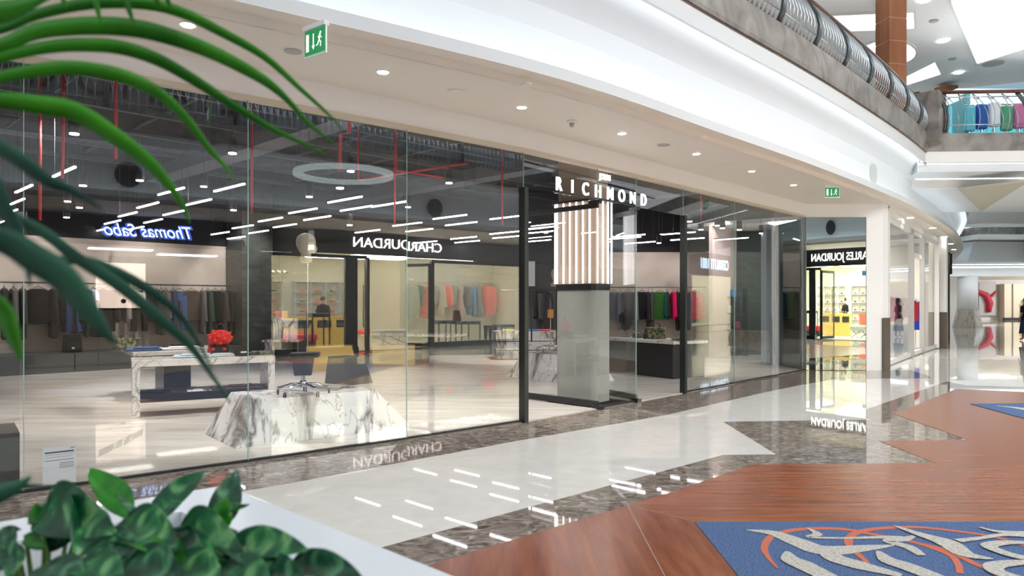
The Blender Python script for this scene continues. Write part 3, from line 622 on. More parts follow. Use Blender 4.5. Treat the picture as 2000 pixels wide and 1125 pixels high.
MB().lathe([(.05, -.03), (.062, -.02), (.062, 0)], (0, 0, 0), 18).build('base', M_white, t, True); MB().lathe([(.02, -.075), (.03, -.06), (.03, -.03)], (0, 0, 0), 14).build('sensor', M_grey, t, True)
M_exitg = emis('exit_green', (.0, .26, .07), .9); M_exitw = emis('exit_white', (.9, 1, .92), 1.1)
def exitsign(p, rz, lab, w_=.26, h=.17):
    t = thing('exit_sign', lab, 'exit sign', p, rz)
    MB().box((0, 0, -.016), (w_ * 1.1, .05, .036)).build('housing', M_white, t)
    MB().box((0, 0, -.04 - h / 2), (w_ * 1.08, .012, h * 1.2)).build('acrylic_panel', mat('pale_acrylic', (.7, .85, .78), .2), t)
    for sy in (-1, 1):
        y = -.009 * sy
        MB().box((0, y, -.04 - h / 2), (w_, .004, h)).build('green_face', M_exitg, t)
        pm = MB(); y2 = y - .003 * sy; zc = -.04 - h / 2
        pm.box((-.09 , y2, zc), (.035, .002, h * .72))
        pm.box((-.015, y2, zc + .015), (.012, .002, h * .5)); pm.add([(-.037, y2, zc - .03), (.007, y2, zc - .03), (-.015, y2, zc - .065)], [(0, 1, 2), (2, 1, 0)])
        pm.ball((.075, y2, zc + .055), (.011, .002, .011), 8, 6)
        for a, b, r in (((.07, zc + .045), (.06, zc), .010), ((.06, zc), (.08, zc - .02), .007), ((.08, zc - .02), (.075, zc - .055), .006), ((.06, zc), (.045, zc - .03), .007), ((.045, zc - .03), (.025, zc - .04), .006), ((.068, zc + .035), (.09, zc + .01), .005), ((.068, zc + .035), (.045, zc + .02), .005)):
            pm.tube([(a[0], y2, a[1]), (b[0], y2, b[1])], r * .8, 5)
        pm.build('pictogram', M_exitw, t)
exitsign(Vector((-1.55, 5.66, 3.70)), R(-38), 'green exit sign with running figure hanging near the palm leaves', .25, .19)
pe = G(1625, 371, 3.62); exitsign(Vector((pe.x, pe.y, 3.70)), 0, 'small green exit sign with running figure near the white corner pier')
# ---------------------------------------------------------------- garments
CM = {}
def cloth(c, rough=.85):
    k = tuple(round(v, 3) for v in c)
    if k not in CM: CM[k] = mat('cloth_%d' % len(CM), c, rough, spec=.2)
    return CM[k]
OUT = {
 'jacket': [(.06, -.06), (.20, -.10), (.25, -.30), (.28, -.66), (.22, -.67), (.185, -.34), (.20, -.72), (0, -.74)],
 'shirt': [(.06, -.06), (.19, -.09), (.26, -.28), (.20, -.31), (.175, -.22), (.18, -.68), (0, -.70)],
 'dress': [(.06, -.06), (.16, -.09), (.18, -.26), (.14, -.42), (.24, -1.05), (0, -1.08)],
 'coat': [(.06, -.06), (.20, -.10), (.25, -.32), (.28, -.74), (.22, -.75), (.19, -.36), (.22, -1.0), (0, -1.02)],
 'trousers': [(.14, -.08), (.17, -.3), (.17, -1.0), (.06, -1.0), (.02, -.34), (0, -.32)]}
NICE = {'jacket': 'jacket', 'shirt': 'top', 'dress': 'dress', 'coat': 'coat', 'trousers': 'trousers'}
CACHE = {}
def garment(kind, col, loc, rz, label, group, sc=1.0, th=.09):
    t = thing('hanging_' + {'jacket': 'jacket', 'shirt': 'shirt', 'dress': 'dress', 'coat': 'coat', 'trousers': 'trousers'}[kind], label, NICE[kind], loc, rz, group)
    key = (kind, th)
    if key not in CACHE:
        h = OUT[kind]; ring = h + [(-x, z) for x, z in h[::-1] if abs(x) > 1e-6]; n = len(ring); mb = MB(); vs = []
        for f, y in ((.86, -th / 2), (1, -th * .2), (1, th * .2), (.86, th / 2)):
            cx, cz = 0, -.4
            vs += [(x * (f if kind != 'trousers' else (.95 + f * .05)), y + .012 * math.sin(z * 19 + x * 23), cz + (z - cz) * (.97 if f < 1 else 1)) for x, z in ring]
        fs = [(k * n + i, k * n + (i + 1) % n, (k + 1) * n + (i + 1) % n, (k + 1) * n + i) for k in range(3) for i in range(n)] + [tuple(range(n))[::-1], tuple(range(3 * n, 4 * n))]
        mb.add(vs, fs); me = bpy.data.meshes.new('cloth'); me.from_pydata(mb.v, [], mb.f); me.materials.append(M_black)
        hb = MB(); hb.tube([(0, 0, .0), (.02, 0, .03), (0, 0, .045), (-.015, 0, .03)], .004, 5); hb.tube([(-.17, 0, -.09), (0, 0, -.02), (.17, 0, -.09)], .008, 5); hb.tube([(0, 0, -.02), (0, 0, .0)], .004, 5)
        he = bpy.data.meshes.new('hanger'); he.from_pydata(hb.v, [], hb.f); he.materials.append(M_black)
        CACHE[key] = (me, he)
    me, he = CACHE[key]
    o = bpy.data.objects.new('cloth', me); COL.objects.link(o); o.parent = t; o.scale = (sc, 1, sc)
    o.material_slots[0].link = 'OBJECT'; o.material_slots[0].material = cloth(col)
    o = bpy.data.objects.new('hanger', he); COL.objects.link(o); o.parent = t
    return t
def onray(px, A, B, z):
    k = (px - 1000) / 1400; d = Vector((B[0] - A[0], B[1] - A[1])); t_ = (k * A[1] - A[0]) / (d.x - k * d.y)
    return Vector((A[0] + d.x * t_, A[1] + d.y * t_, z))
ORD = ['first', 'second', 'third', 'fourth', 'fifth', 'sixth', 'seventh', 'eighth', 'ninth', 'tenth', 'eleventh', 'twelfth', 'thirteenth', 'fourteenth', 'fifteenth', 'sixteenth', 'seventeenth', 'eighteenth', 'nineteenth', 'twentieth', 'twenty-first', 'twenty-second', 'twenty-third', 'twenty-fourth']
def rail(a, b, z, lab, wallv, m=M_black):
    t = thing('clothes_rail', lab, 'clothes rail', (0, 0, 0)); a = Vector((*a[:2], z)); b = Vector((*b[:2], z))
    MB().tube([a, b], .018, 8).build('bar', m, t)
    n = max(2, int((b - a).length / 1.6)); mb = MB()
    for k in range(n + 1):
        p = a + (b - a) * (k / n); mb.tube([p, p + Vector(wallv)], .012, 6)
    mb.build('wall_bracket', m, t); return t
RO = Vector((.724, -.69, 0)) * .34
ra, rb = Vector((*(LW - LD * 5.2), 0)) + RO, Vector((*(LW + LD * 3.2), 0)) + RO
rail(ra, rb, 1.95, 'long black clothes rail along the tan wall in the left of the shop', -RO * .95)
angL = math.atan2(LD.y, LD.x)
blk, dk, br = (.012, .012, .013), (.03, .03, .032), (.06, .045, .035)
GL = [(8,'coat',dk,0),(26,'jacket',(.10,.10,.09),0),(44,'coat',(.05,.05,.045),0),(74,'jacket',blk,1),(104,'coat',dk,0),(122,'shirt',blk,1),(130,'trousers',(.03,.06,.14),0),(146,'trousers',(.07,.13,.28),1),(158,'jacket',dk,0),(170,'coat',(.02,.03,.03),0),(182,'shirt',(.5,.56,.68),0),(194,'coat',blk,1),(208,'trousers',blk,1),(228,'jacket',dk,0),(248,'jacket',(.25,.22,.2),0),(272,'trousers',blk,1),(296,'jacket',blk,0),(306,'jacket',(.04,.05,.04),0),(315,'coat',(.07,.08,.065),0),(324,'jacket',(.14,.10,.09),0),(338,'trousers',(.03,.05,.10),0),(350,'trousers',(.05,.09,.22),1),(374,'jacket',br,1),(395,'coat',(.10,.095,.09),0)]
GL2 = [(406,'coat',(.03,.06,.045),0),(420,'jacket',blk,1),(434,'coat',(.05,.04,.035),0),(446,'coat',blk,0),(457,'coat',dk,0)]
CN = {blk: 'black', dk: 'charcoal', br: 'dark brown'}
def cname(c):
    if c in CN: return CN[c]
    import colorsys
    h, l, s = colorsys.rgb_to_hls(*[v ** .45 for v in c])
    if s < .14: return 'white' if l > .8 else 'pale grey' if l > .6 else 'grey' if l > .38 else 'dark grey'
    n = [(.03, 'red'), (.09, 'orange'), (.17, 'yellow'), (.45, 'green'), (.53, 'teal'), (.70, 'blue'), (.78, 'purple'), (.97, 'pink'), (1.1, 'red')]
    nm = next(b for a, b in n if h <= a); return ('pale ' if l > .72 else 'dark ' if l < .35 else '') + nm
for i, (px, kd, c, f) in enumerate(GL + GL2):
    p = onray(px, ra, rb, 1.93 - .045)
    garment(kd, c, p, (angL if f else angL + R(90) + random.uniform(-.15, .15)), '%s %s hanging on the long left rail, %s' % (cname(c), NICE[kd], (ORD[i] + ' from the left') if i < 24 else ORD[28 - i] + ' from the dark stone column'), 'clothes on the long left rail', 1.15 if kd != 'trousers' else 1.05)
qa, qb = Vector((2.35, 20.3, 0)), Vector((5.5, 20.3, 0))
rail(qa, qb, 1.95, 'black clothes rail along the tan wall right of the entrance', (0, .38, 0))
GR = [(1184,'jacket',(.65,.50,.22),0),(1198,'jacket',(.09,.10,.12),1),(1212,'trousers',(.10,.11,.13),0),(1226,'jacket',(.07,.07,.08),1),(1241,'coat',(.13,.13,.14),0),(1253,'jacket',blk,1),(1266,'coat',(.02,.02,.025),0),(1274,'coat',(.06,.05,.045),0),(1288,'jacket',(.03,.10,.02),1),(1303,'jacket',(.008,.055,.05),0),(1315,'jacket',(.62,.01,.09),0),(1323,'coat',blk,0),(1331,'coat',(.015,.015,.015),0),(1344,'trousers',(.01,.02,.05),0),(1356,'jacket',(.70,.05,.10),1)]
for i, (px, kd, c, f) in enumerate(GR):
    p = onray(px, qa, qb, 1.93 - .045)
    garment(kd, c, p, (0 if f else R(90 + random.uniform(-20, 5))), '%s %s on the rail right of the entrance, %s from the left' % (cname(c), NICE[kd], ORD[i]), 'clothes on the right rail', 1.15)
# dark wall display in the middle
for i, (px, kd, c) in enumerate([(1058, 'jacket', (.10, .09, .10)), (1068, 'coat', dk), (1046, 'jacket', blk)]):
    p = onray(px, (lw1.x, lw1.y), (2.3, 21.2), 1.85); p.y -= .3
    garment(kd, c, p, R(20 + 30 * i), '%s %s hanging against the dark back wall, %s' % (cname(c), NICE[kd], ['middle of three', 'nearest the concrete column', 'leftmost of three'][i]), 'clothes on the dark back wall', 1.1)
p = onray(1036, (lw1.x, lw1.y), (2.3, 21.2), 0); 
o = MB().box((p.x, p.y - .12, 2.35), (.26, .04, .72)).build('wall_light_panel', emis('panel_glow', (.8, .78, .74), .35)); tag(o, 'upright pale glowing panel on the dark back wall behind the entrance post', 'wall light')
pa = onray(1020, (lw1.x, lw1.y), (2.3, 21.2), 0); rail((pa.x - .6, pa.y - .3), (pa.x + 1.6, pa.y - .12), 1.87, 'short black rail against the dark back wall', (0, .28, 0))
# ---------------------------------------------------------------- shop fixtures
def boxthing(name, cat, label, c, size, rz, m, bevel=.004):
    t = thing(name, label, cat, (c[0], c[1], 0.012), rz); MB().box((0, 0, size[2] / 2), size).build('body', m, t, bevel=bevel); return t
w0 = LW + Vector((.724, -.69)) * .62
for a, b, lab in ((-6.2, -1.0, 'low dark platform along the left tan wall, left part'), (-0.98, 2.75, 'low dark platform along the left tan wall, part beside the stone column')):
    c = w0 + LD * ((a + b) / 2); boxthing('display_platform', 'platform', lab, c, (b - a, 1.1, .40), angL, M_dgrey)
# dark stone pier on the left rail's right end
mb = MB(); c = lw1 + Vector((.724, -.69)) * .5; mb.box((c.x - .15, c.y - .15, 2.37), (.85, .9, 4.7), angL); struct(mb.build('wall_stone_pier', M_dstone))
# blocks
def frustum(name, cat, lab, corner, ang, L, Dp, h, ins, m, z0=.012):
    t = thing(name, lab, cat, (corner[0], corner[1], z0), R(ang)); b = [(0, 0), (L, 0), (L, Dp), (0, Dp)]
    tp = [(ins[0], ins[2]), (L - ins[1], ins[2]), (L - ins[1], Dp - ins[3]), (ins[0], Dp - ins[3])]
    MB().prism(b, 0, h, tp).build('block', m, t, bevel=.004); return t
B1 = G(459, 879); frustum('marble_plinth', 'plinth', 'large white marble plinth with sloping sides and dark veins just inside the glass', B1, 38.9, 2.08, 1.14, .46, (.28, .40, .15, .12), M_marble)
frustum('marble_plinth', 'plinth', 'white marble plinth with sloping sides behind the entrance post', G(961, 731) + Vector((.3, -.55, 0)) , -50, 1.95, 1.1, .50, (.38, .3, .15, .2), M_marble)
M_gold = mat('gold_tinted_block', (.52, .36, .12), .18, coat=.4)
frustum('dark_plinth', 'plinth', 'dark polished tapered plinth behind the large marble plinth', G(634, 749), -38, .72, .55, .50, (.10, .12, .0, .12), mat('smoked_block', (.11, .10, .08), .12))
frustum('gold_plinth', 'plinth', 'golden block left of the dark tapered plinth', G(598, 727), 10, 1.1, .6, .55, (0, .14, 0, 0), M_gold)
frustum('gold_plinth', 'plinth', 'golden rectangular block right of the dark tapered plinth', G(727, 716), 6, 1.0, .5, .50, (0, 0, 0, 0), M_gold)
def mtable(fl, ang, L, Dp, h, lab, base):
    t = thing('marble_table', lab, 'table', (fl[0], fl[1], .012), R(ang))
    if base == 'legs':
        MB().box((L / 2, Dp / 2, h - .045), (L, Dp, .09)).build('table_top', M_marble2, t, bevel=.004)
        for x in (.05, L - .05): MB().box((x, Dp / 2, (h - .09) / 2), (.09, Dp, h - .09)).build('side_slab', M_marble2, t, bevel=.004)
        MB().box((L / 2, Dp / 2, .25), (L - .2, Dp * .92, .11)).build('shelf', M_black, t)
    else:
        MB().box((L / 2, Dp / 2, h - .03), (L, Dp, .06)).build('table_top', M_marble2, t, bevel=.004)
        MB().box((L / 2, Dp / 2, (h - .06) / 2), (L - base, Dp - base * .6, h - .06)).build('base', M_black, t)
    return t
T1 = Vector((-4.88, 9.2, 0)); mtable(T1, 29, 1.78, .66, .75, 'long pale marble display table with black lower shelf, left of the big plinth', 'legs')
T2 = G(260, 690, .74); mtable(T2, 36, 1.35, 1.3, .74, 'smaller marble topped table with dark base behind the long marble table', .95)
T3 = G(1377, 735); mtable((3.95, 14.45), 122, 2.2, .95, .74, 'marble topped display table with solid black base right of the entrance', .12)
mtable((-1.1, 17.6), 155, 2.3, .8, .74, 'thin white marble table in the middle of the shop near the golden block', 1.9)
# cash desk with drawers
c = G(968, 704); t = thing('cash_desk', 'white marble desk with dark lines between drawers behind the plinth', 'desk', (c.x, c.y, .012), R(8))
for k in range(3): MB().box((1.25, .45, .13 + k * .235), (2.5, .9, .215)).build('drawer', M_marble, t, bevel=.004)
MB().box((1.25, .45, .36), (2.46, .86, .70)).build('body', M_black, t)
MB().box((1.25, .45, .725), (2.52, .92, .03)).build('desk_top', M_marble, t)
for i, (x, cl, lb) in enumerate([(.35, (.6, .5, .1), 'yellow'), (1.0, (.05, .15, .4), 'blue'), (1.3, (.6, .04, .06), 'red'), (2.1, (.75, .2, .2), 'pink')]):
    o = MB().box((0, 0, .02), (.34, .3, .04)).build('folded_sweater', cloth(cl), bevel=.012); o.location = Vector((c.x, c.y, .755)) + Vector((x * math.cos(R(8)), x * math.sin(R(8)) + .35, 0)); tag(o, lb + ' folded garment on the white marble desk with drawers', 'folded clothes', 'folded clothes on the desk')
# small marble fitting at back and orange boxes
c = G(515, 708); t = thing('marble_console', 'white marble console with upright slab and black side panel at the back', 'console', (c.x, c.y, .012), R(0))
MB().box((.4, .5, .55), (.62, .08, 1.1)).build('upright_slab', M_marble, t, bevel=.004); MB().box((.42, .2, .53), (.9, .5, .05)).build('counter_top', M_marble, t, bevel=.004)
MB().box((.15, .2, .25), (.25, .4, .5)).build('marble_leg', M_marble, t); MB().box((.52, .2, .25), (.42, .42, .5)).build('black_panel', M_black, t)
for i, (x, cl, lb) in enumerate([(.22, (.65, .12, .15), 'red and white small box standing on the marble console slab'), (.38, (.85, .35, .06), 'orange small box standing on the marble console slab')]):
    o = MB().box((0, 0, .09), (.14, .06, .18)).build('gift_box', mat('box_%d' % i, cl, .5)); o.location = (c.x + x, c.y + .5, 1.112); tag(o, lb, 'box')
# ---------------------------------------------------------------- mannequin heads on caster stands
M_ivory2 = mat('ivory_bust', (.52, .46, .36), .45)
M_smoke = glassmat('smoked_acrylic', (.25, .25, .24), .06)
def caster_base(t, r=.30):
    mb = MB(); mb.tube([(0, 0, .09), (0, 0, .16)], .035, 10)
    for k in range(5):
        a = R(72 * k + 20); mb.tube([(0, 0, .12), (r * .5 * math.cos(a), r * .5 * math.sin(a), .115), (r * math.cos(a), r * math.sin(a), .075)], [.02, .017, .012], 7)
        mb.tube([(r * math.cos(a), r * math.sin(a), .085), (r * math.cos(a), r * math.sin(a), .05)], .008, 6)
    mb.build('star_base', M_chrome, t, True)
    for k in range(5):
        a = R(72 * k + 20); x, y = r * math.cos(a), r * math.sin(a); c = MB()
        for s_ in (-.012, .012): c.tube([(x - s_ * math.sin(a) - .005, y + s_ * math.cos(a), .03), (x - s_ * math.sin(a) + .005, y + s_ * math.cos(a), .03)], .03, 12)
        c.build('caster', M_black, t, True)
pm = D(592, 768, 7.95); zp = .47
t = thing('mannequin_stand', 'ivory bust on a thin pole over a chrome caster base on the large marble plinth', 'mannequin', (pm.x, 7.95, zp + .012), R(10)); caster_base(t, .29)
MB().tube([(0, 0, .14), (0, 0, .24)], .022, 10).build('lower_column', M_chrome, t)
mb = MB(); mb.prism([(-.09, -.06), (.09, -.06), (.09, .06), (-.09, .06)], .22, .42, [(-.115, -.08), (.115, -.08), (.115, .08), (-.115, .08)]); mb.build('smoked_shroud', M_smoke, t)
MB().box((.02, 0, .445), (.31, .26, .05)).build('black_seat_plate', M_black, t, bevel=.008)
MB().tube([(.05, 0, .46), (.05, 0, 1.48)], .006, 8).build('pole', M_chrome, t)
bm = MB(); bm.lathe([(.02, 1.46), (.065, 1.47), (.075, 1.50), (.055, 1.54), (.055, 1.57), (.08, 1.60), (.105, 1.65), (.112, 1.70), (.10, 1.75), (.065, 1.785), (.01, 1.80)], (.03, 0, 0), 20, 1, .8); bm.ball((.105, 0, 1.62), (.05, .05, .05), 12, 8)
bm.build('bust', M_ivory2, t, True, subd=1)
c = D(1073, 692, 15.4)
t = thing('mannequin_stand', 'small stand with an orange head block on a pole behind the concrete column', 'mannequin', (c.x - .02, 14.6, .515), 0); caster_base(t, .28)
MB().tube([(0, 0, .14), (0, 0, .70)], .012, 8).build('pole', M_ivory2, t, True); mb = MB(); mb.box((0, 0, .77), (.11, .12, .18), .2); mb.build('orange_block', mat('orange_wood', (.65, .28, .08), .5), t, bevel=.02)
t = thing('mannequin_bust', 'ivory bust peeking out left of the light tube column', 'mannequin', (.965, 15.6, .012)); 
MB().lathe([(.16, 0), (.16, .02), (.012, .03), (.012, 1.95)], (0, 0, 0), 16).build('pole_base', M_black, t)
bm = MB(); bm.lathe([(.02, 1.84), (.12, 1.86), (.13, 1.90), (.08, 1.94), (.07, 1.98), (.10, 2.04), (.12, 2.12), (.10, 2.20), (.01, 2.25)], (0, 0, 0), 18, 1, .8); bm.build('bust', M_ivory2, t, True)
# ---------------------------------------------------------------- goods on tables
def on1(x, y, z=.762): a = R(29); return Vector((T1.x + x * math.cos(a) - y * math.sin(a), T1.y + x * math.sin(a) + y * math.cos(a), z + .002))
def folded(name, cat, lab, p, size, m, rz=0.5, grp=None):
    mb = MB(); n = 6; vs = []
    mb.box((0, 0, size[2] * .3), (size[0], size[1], size[2] * .6)); mb.box((size[0] * .06, -size[1] * .04, size[2] * .78), (size[0] * .72, size[1] * .8, size[2] * .44))
    o = mb.build(name, m, bevel=min(size) * .25, subd=1); o.location = p; o.rotation_euler.z = rz; return tag(o, lab, cat, grp)
jb = noisy('pale_denim', [(.3, (.30, .38, .47)), (.7, (.52, .60, .68))], 12, .85)
folded('folded_jeans', 'folded clothes', 'light blue folded jeans on the long marble table', on1(.75, .28), (.5, .36, .045), jb, R(20))
folded('folded_shirt', 'folded clothes', 'pale grey folded shirt beside the light blue jeans', on1(1.12, .36), (.32, .30, .035), cloth((.55, .60, .64)), R(40))
cpn = thing('baseball_cap', 'black baseball cap with a white mark on the long marble table', 'cap', on1(1.37, .28), R(-50))
MB().ball((0, 0, .03), (.10, .105, .085), 18, 10).build('crown', cloth(blk), cpn, True); mb = MB(); mb.prism([(.07, -.08), (.13, -.07), (.175, 0), (.13, .07), (.07, .08)], .004, .014); mb.build('brim', cloth(blk), cpn, bevel=.003)
MB().box((.094, 0, .05), (.012, .08, .022)).build('white_mark', M_white, cpn)
folded('clutch_bag', 'bag', 'flat black bag with pale trim at the right end of the long marble table', on1(1.62, .4), (.34, .2, .05), noisy('black_green_print', [(.45, (.012, .012, .012)), (.6, (.2, .24, .12))], 14, .4), R(29))
bp = thing('studded_backpack', 'red ribbed backpack with black lower half on the long marble table', 'backpack', on1(1.12, .52), R(20))
MB().box((0, 0, .07), (.24, .14, .14)).build('lower_body', cloth(blk), bp, bevel=.02)
mb = MB(); mb.ball((0, 0, .245), (.15, .10, .115), 20, 12); mb.build('red_top', cloth((.62, .02, .02), .35), bp, True)
for k in range(26):
    a = k * 2.4; zz = -.8 + 1.6 * k / 25; rr = math.sqrt(max(0, 1 - zz * zz)); MB().ball((.15 * rr * math.cos(a), .10 * rr * math.sin(a), .245 + .115 * zz), (.026, .024, .024), 8, 5).build('red_stud', cloth((.72, .03, .03), .3), bp, True)
MB().tube([(-.05, 0, .34), (-.045, 0, .42), (0, 0, .45), (.045, 0, .42), (.05, 0, .34)], .009, 6).build('handle', M_black, bp, True)
for x in (-.09, .06): MB().lathe([(.02, 0), (.026, .01), (.026, .03), (.01, .035)], (x, -.085, .07), 10).build('red_emblem', M_red, bp)
pb = on1(.95, .55); folded('red_pouch', 'bag', 'small red pouch standing left of the red backpack', pb + Vector((0, .1, 0)), (.07, .05, .16), cloth((.5, .02, .02), .4), 0)
for i, (x, y, s_, m, lb) in enumerate([(.28, .2, (.38, .3, .03), cloth((.02, .018, .022)), 'black folded top on the black lower shelf, nearest the left slab'), (.85, .2, (.38, .3, .03), noisy('white_print', [(.48, (.75, .72, .72)), (.56, (.05, .05, .05))], 9, .8), 'white folded top with black print on the lower shelf'), (1.35, .3, (.42, .32, .045), cloth((.14, .085, .065), .4), 'brown shiny folded garment on the lower shelf at right')]):
    folded('folded_sweater', 'folded clothes', lb, on1(x, y, .305), s_, m, R(29), 'folded clothes on the lower shelf')
def on2(x, y): a = R(36); return Vector((T2.x + x * math.cos(a) - y * math.sin(a), T2.y + x * math.sin(a) + y * math.cos(a), .755))
folded('folded_jeans', 'folded clothes', 'dark blue folded jeans on the smaller marble table', on2(.2, .35), (.5, .34, .06), cloth((.04, .08, .2)), R(30))
folded('folded_shirt', 'folded clothes', 'white folded shirt with black stripe on the smaller marble table', on2(.75, .35), (.6, .34, .05), cloth((.7, .68, .68)), R(36))
folded('folded_shirt', 'folded clothes', 'black folded top behind the white one on the smaller marble table', on2(.85, .72), (.6, .3, .07), cloth(blk), R(36))
M_camo = noisy('camo_cloth', [(.40, (.012, .014, .01)), (.5, (.07, .075, .03)), (.6, (.16, .15, .08))], 16, .8, detail=2)
def bag(lab, p, size, m, rz=0.0):
    t = thing('handbag', lab, 'bag', p, rz); mb = MB(); sx, sy, sz = size
    mb.prism([(-sx / 2, -sy / 2), (sx / 2, -sy / 2), (sx / 2, sy / 2), (-sx / 2, sy / 2)], 0, sz, [(-sx * .46, -sy * .2), (sx * .46, -sy * .2), (sx * .46, sy * .2), (-sx * .46, sy * .2)]); mb.build('body', m, t, bevel=.02)
    for s_ in (-1, 1): MB().tube([(-sx * .22, s_ * sy * .2, sz * .9), (-sx * .2, s_ * sy * .3, sz * 1.3), (0, s_ * sy * .3, sz * 1.42), (sx * .2, s_ * sy * .3, sz * 1.3), (sx * .22, s_ * sy * .2, sz * .9)], .008, 6).build('strap', M_black, t, True)
    return t
bag('camouflage print bag on the smaller marble table', on2(.05, .9), (.42, .2, .18), M_camo, R(20))
def on3(x, y): a = R(122); return Vector((3.95 + x * math.cos(a) - y * math.sin(a), 14.45 + x * math.sin(a) + y * math.cos(a), .755))
bag('camouflage print bag on the black based marble table', on3(1.0, .5), (.48, .24, .24), M_camo, R(-20))
bag('black bag lying by the camouflage bag on the black based table', on3(1.5, .5), (.28, .14, .10), M_black, R(10))
folded('folded_sweater', 'folded clothes', 'dark olive folded top at the right end of the black based table', on3(.3, .4), (.4, .3, .04), cloth((.07, .08, .05)), 0)
folded('folded_sweater', 'folded clothes', 'grey folded top beside the olive one on the black based table', on3(.5, .2), (.35, .3, .03), cloth((.3, .3, .28)), .4)
p = on3(1.95, .45); t = thing('furry_backpack', 'black shaggy backpack raised on a thin stand on the black based table', 'backpack', p)
MB().lathe([(.08, 0), (.08, .01), (.008, .015), (.008, .2)], (0, 0, 0), 12).build('stand', M_black, t)
mb = MB(); mb.ball((0, 0, .38), (.16, .12, .21), 18, 12); mb.v = [tuple(Vector(v) + Vector((0, 0, 0)) + (Vector(v) - Vector((0, 0, .38))) * noise.noise(Vector(v) * 14) * .5) for v in mb.v]; mb.build('body', cloth(blk, .6), t, True)
# backpack on the left platform
p = G(141, 688, .415); t = thing('backpack', 'black backpack sitting on the low dark platform at left', 'backpack', (p.x, p.y, .415), R(40))
MB().prism(rrect(.2, .1, .08), 0, .42, [(x * .82, y * .8) for x, y in rrect(.2, .1, .08)]).build('body', cloth((.02, .022, .02)), t, bevel=.03); MB().box((0, -.12, .13), (.26, .05, .17)).build('pocket', cloth((.03, .03, .03)), t, bevel=.02)
MB().tube([(-.04, 0, .42), (0, 0, .5), (.04, 0, .42)], .01, 6).build('handle', M_black, t, True); MB().box((0, -.148, .1), (.05, .005, .04)).build('tag', M_white, t)
# dark plinth inside far left of the first joint
t = frustum('dark_plinth', 'plinth', 'dark block just inside the glass at the left picture edge', (-4.66, 5.20), 38, .9, .6, .45, (0, 0, 0, 0), mat('dark_green_block', (.035, .045, .04), .3))
mb = MB(); mb.wall((6.36, 17.3), (6.47, 16.12), .02, 3.38, .03); o = mb.build('mirror_panel', mat('dark_mirror', (.22, .25, .25), .01, 1)); tag(o, 'dark mirror return panel inside the glass at the right end of the shop', 'mirror')
mb = MB(); mb.box((6.22, 17.45, 1.7), (.22, .2, 3.4), R(20)); trim(mb.build('trim', mat('pale_blue_post', (.42, .48, .52), .4)))
# black shelving by the right rail
t = thing('shelf_unit', 'dark open shelf unit with small goods at the right end of the shop', 'shelf', (6.15, 20.3, .012))
for x in (-.45, .45): MB().box((x, 0, .95), (.03, .35, 1.9)).build('side_panel', M_blackm, t)
for z in (.3, .75, 1.2, 1.65): MB().box((0, 0, z), (.88, .35, .025)).build('shelf', M_blackm, t)
for i, (x, z, c) in enumerate([(-.3, 1.21, (.7, .3, .05)), (-.05, 1.21, (.4, .42, .45)), (.2, .76, (.3, .05, .1)), (-.1, .76, (.2, .2, .25)), (.1, 1.66, (.1, .3, .7)), (-.2, .76, (.65, .6, .5))]):
    o = MB().box((6.15 + x, 20.25, z + .11 + .012), (.13, .15, .2)).build('small_box', cloth(c, .5)); tag(o, '%s box on the dark open shelf unit, %s shelf' % (cname(c), {1.21: 'third', .76: 'second', 1.66: 'top'}[z]), 'box', 'boxes on the dark shelf unit')
# ---------------------------------------------------------------- across the mall (seen mirrored in the shop glass)
RZO = math.atan2(.673, .74)
def obox(mb, s0, s1, b0, b1, z0, z1):
    c = O((s0 + s1) / 2, (b0 + b1) / 2); mb.box((c.x, c.y, (z0 + z1) / 2), (abs(s1 - s0), abs(b1 - b0), z1 - z0), RZO); return mb
def ostruct(name, m, *boxes):
    mb = MB()
    for b in boxes: obox(mb, *b)
    return struct(mb.build(name, m))
M_cjwall = mat('cream_lacquer_wall', (.80, .78, .62), .5)
M_cjlight = emis('shop_ceiling_glow', (1, .96, .86), 46)
M_blkf = mat('black_fascia', (.012, .012, .013), .35)
M_cjfloor = mat('cream_shop_floor', (.7, .68, .6), .15)
M_slate = mat('slate_panel', (.05, .065, .085), .4)
M_brassb = mat('mustard_panel', (.62, .42, .10), .4)
ostruct('wall_opposite', M_bulk, (-14, 6.2, 3.0, 3.2, 3.66, 4.7), (14.8, 44, 3.0, 3.2, 3.3, 4.7))
ostruct('wall_opposite.001', M_bulk, (6.2, 14.8, 3.02, 3.2, 3.66, 4.7))
# first bright shop: floor, walls, ceiling
ostruct('floor_opposite', M_cjfloor, (6.3, 19.4, 3.0, 10.0, .014, .03))
ostruct('wall_opposite.002', M_cjwall, (6.3, 19.4, 9.9, 10.1, 0, 3.4), (6.2, 6.4, 3.2, 10, 0, 3.4), (19.3, 19.5, 3.2, 10, 0, 3.4), (13.2, 19.4, 7.2, 7.3, 0, 3.4), (13.2, 13.3, 7.2, 10, 0, 3.4))
ostruct('ceiling_opposite', M_cjwall, (6.3, 19.4, 3.1, 10.0, 3.3, 3.4))
def opanel(s0, s1, b0, b1, z, lab, m=None):
    o = obox(MB(), s0, s1, b0, b1, z - .03, z).build('ceiling_light_panel', m or M_cjlight); tag(o, lab, 'ceiling light'); return o
opanel(7.0, 8.8, 4.0, 8.5, 3.29, 'added glowing ceiling panel over the window of the bright shop across')  # added emitter that lights the shop, no known fixture
opanel(10.2, 12.8, 4.3, 6.6, 3.14, 'square white glowing ceiling panel behind the doors of the shop across')
opanel(10.2, 12.6, 7.5, 9.2, 3.29, 'added glowing ceiling panel deeper in the shop across')  # another added emitter for the back of this shop
opanel(14.0, 18.6, 4.0, 6.6, 3.29, 'added glowing ceiling panel over the clothes rails of the shop across')  # added emitter lighting the right window side
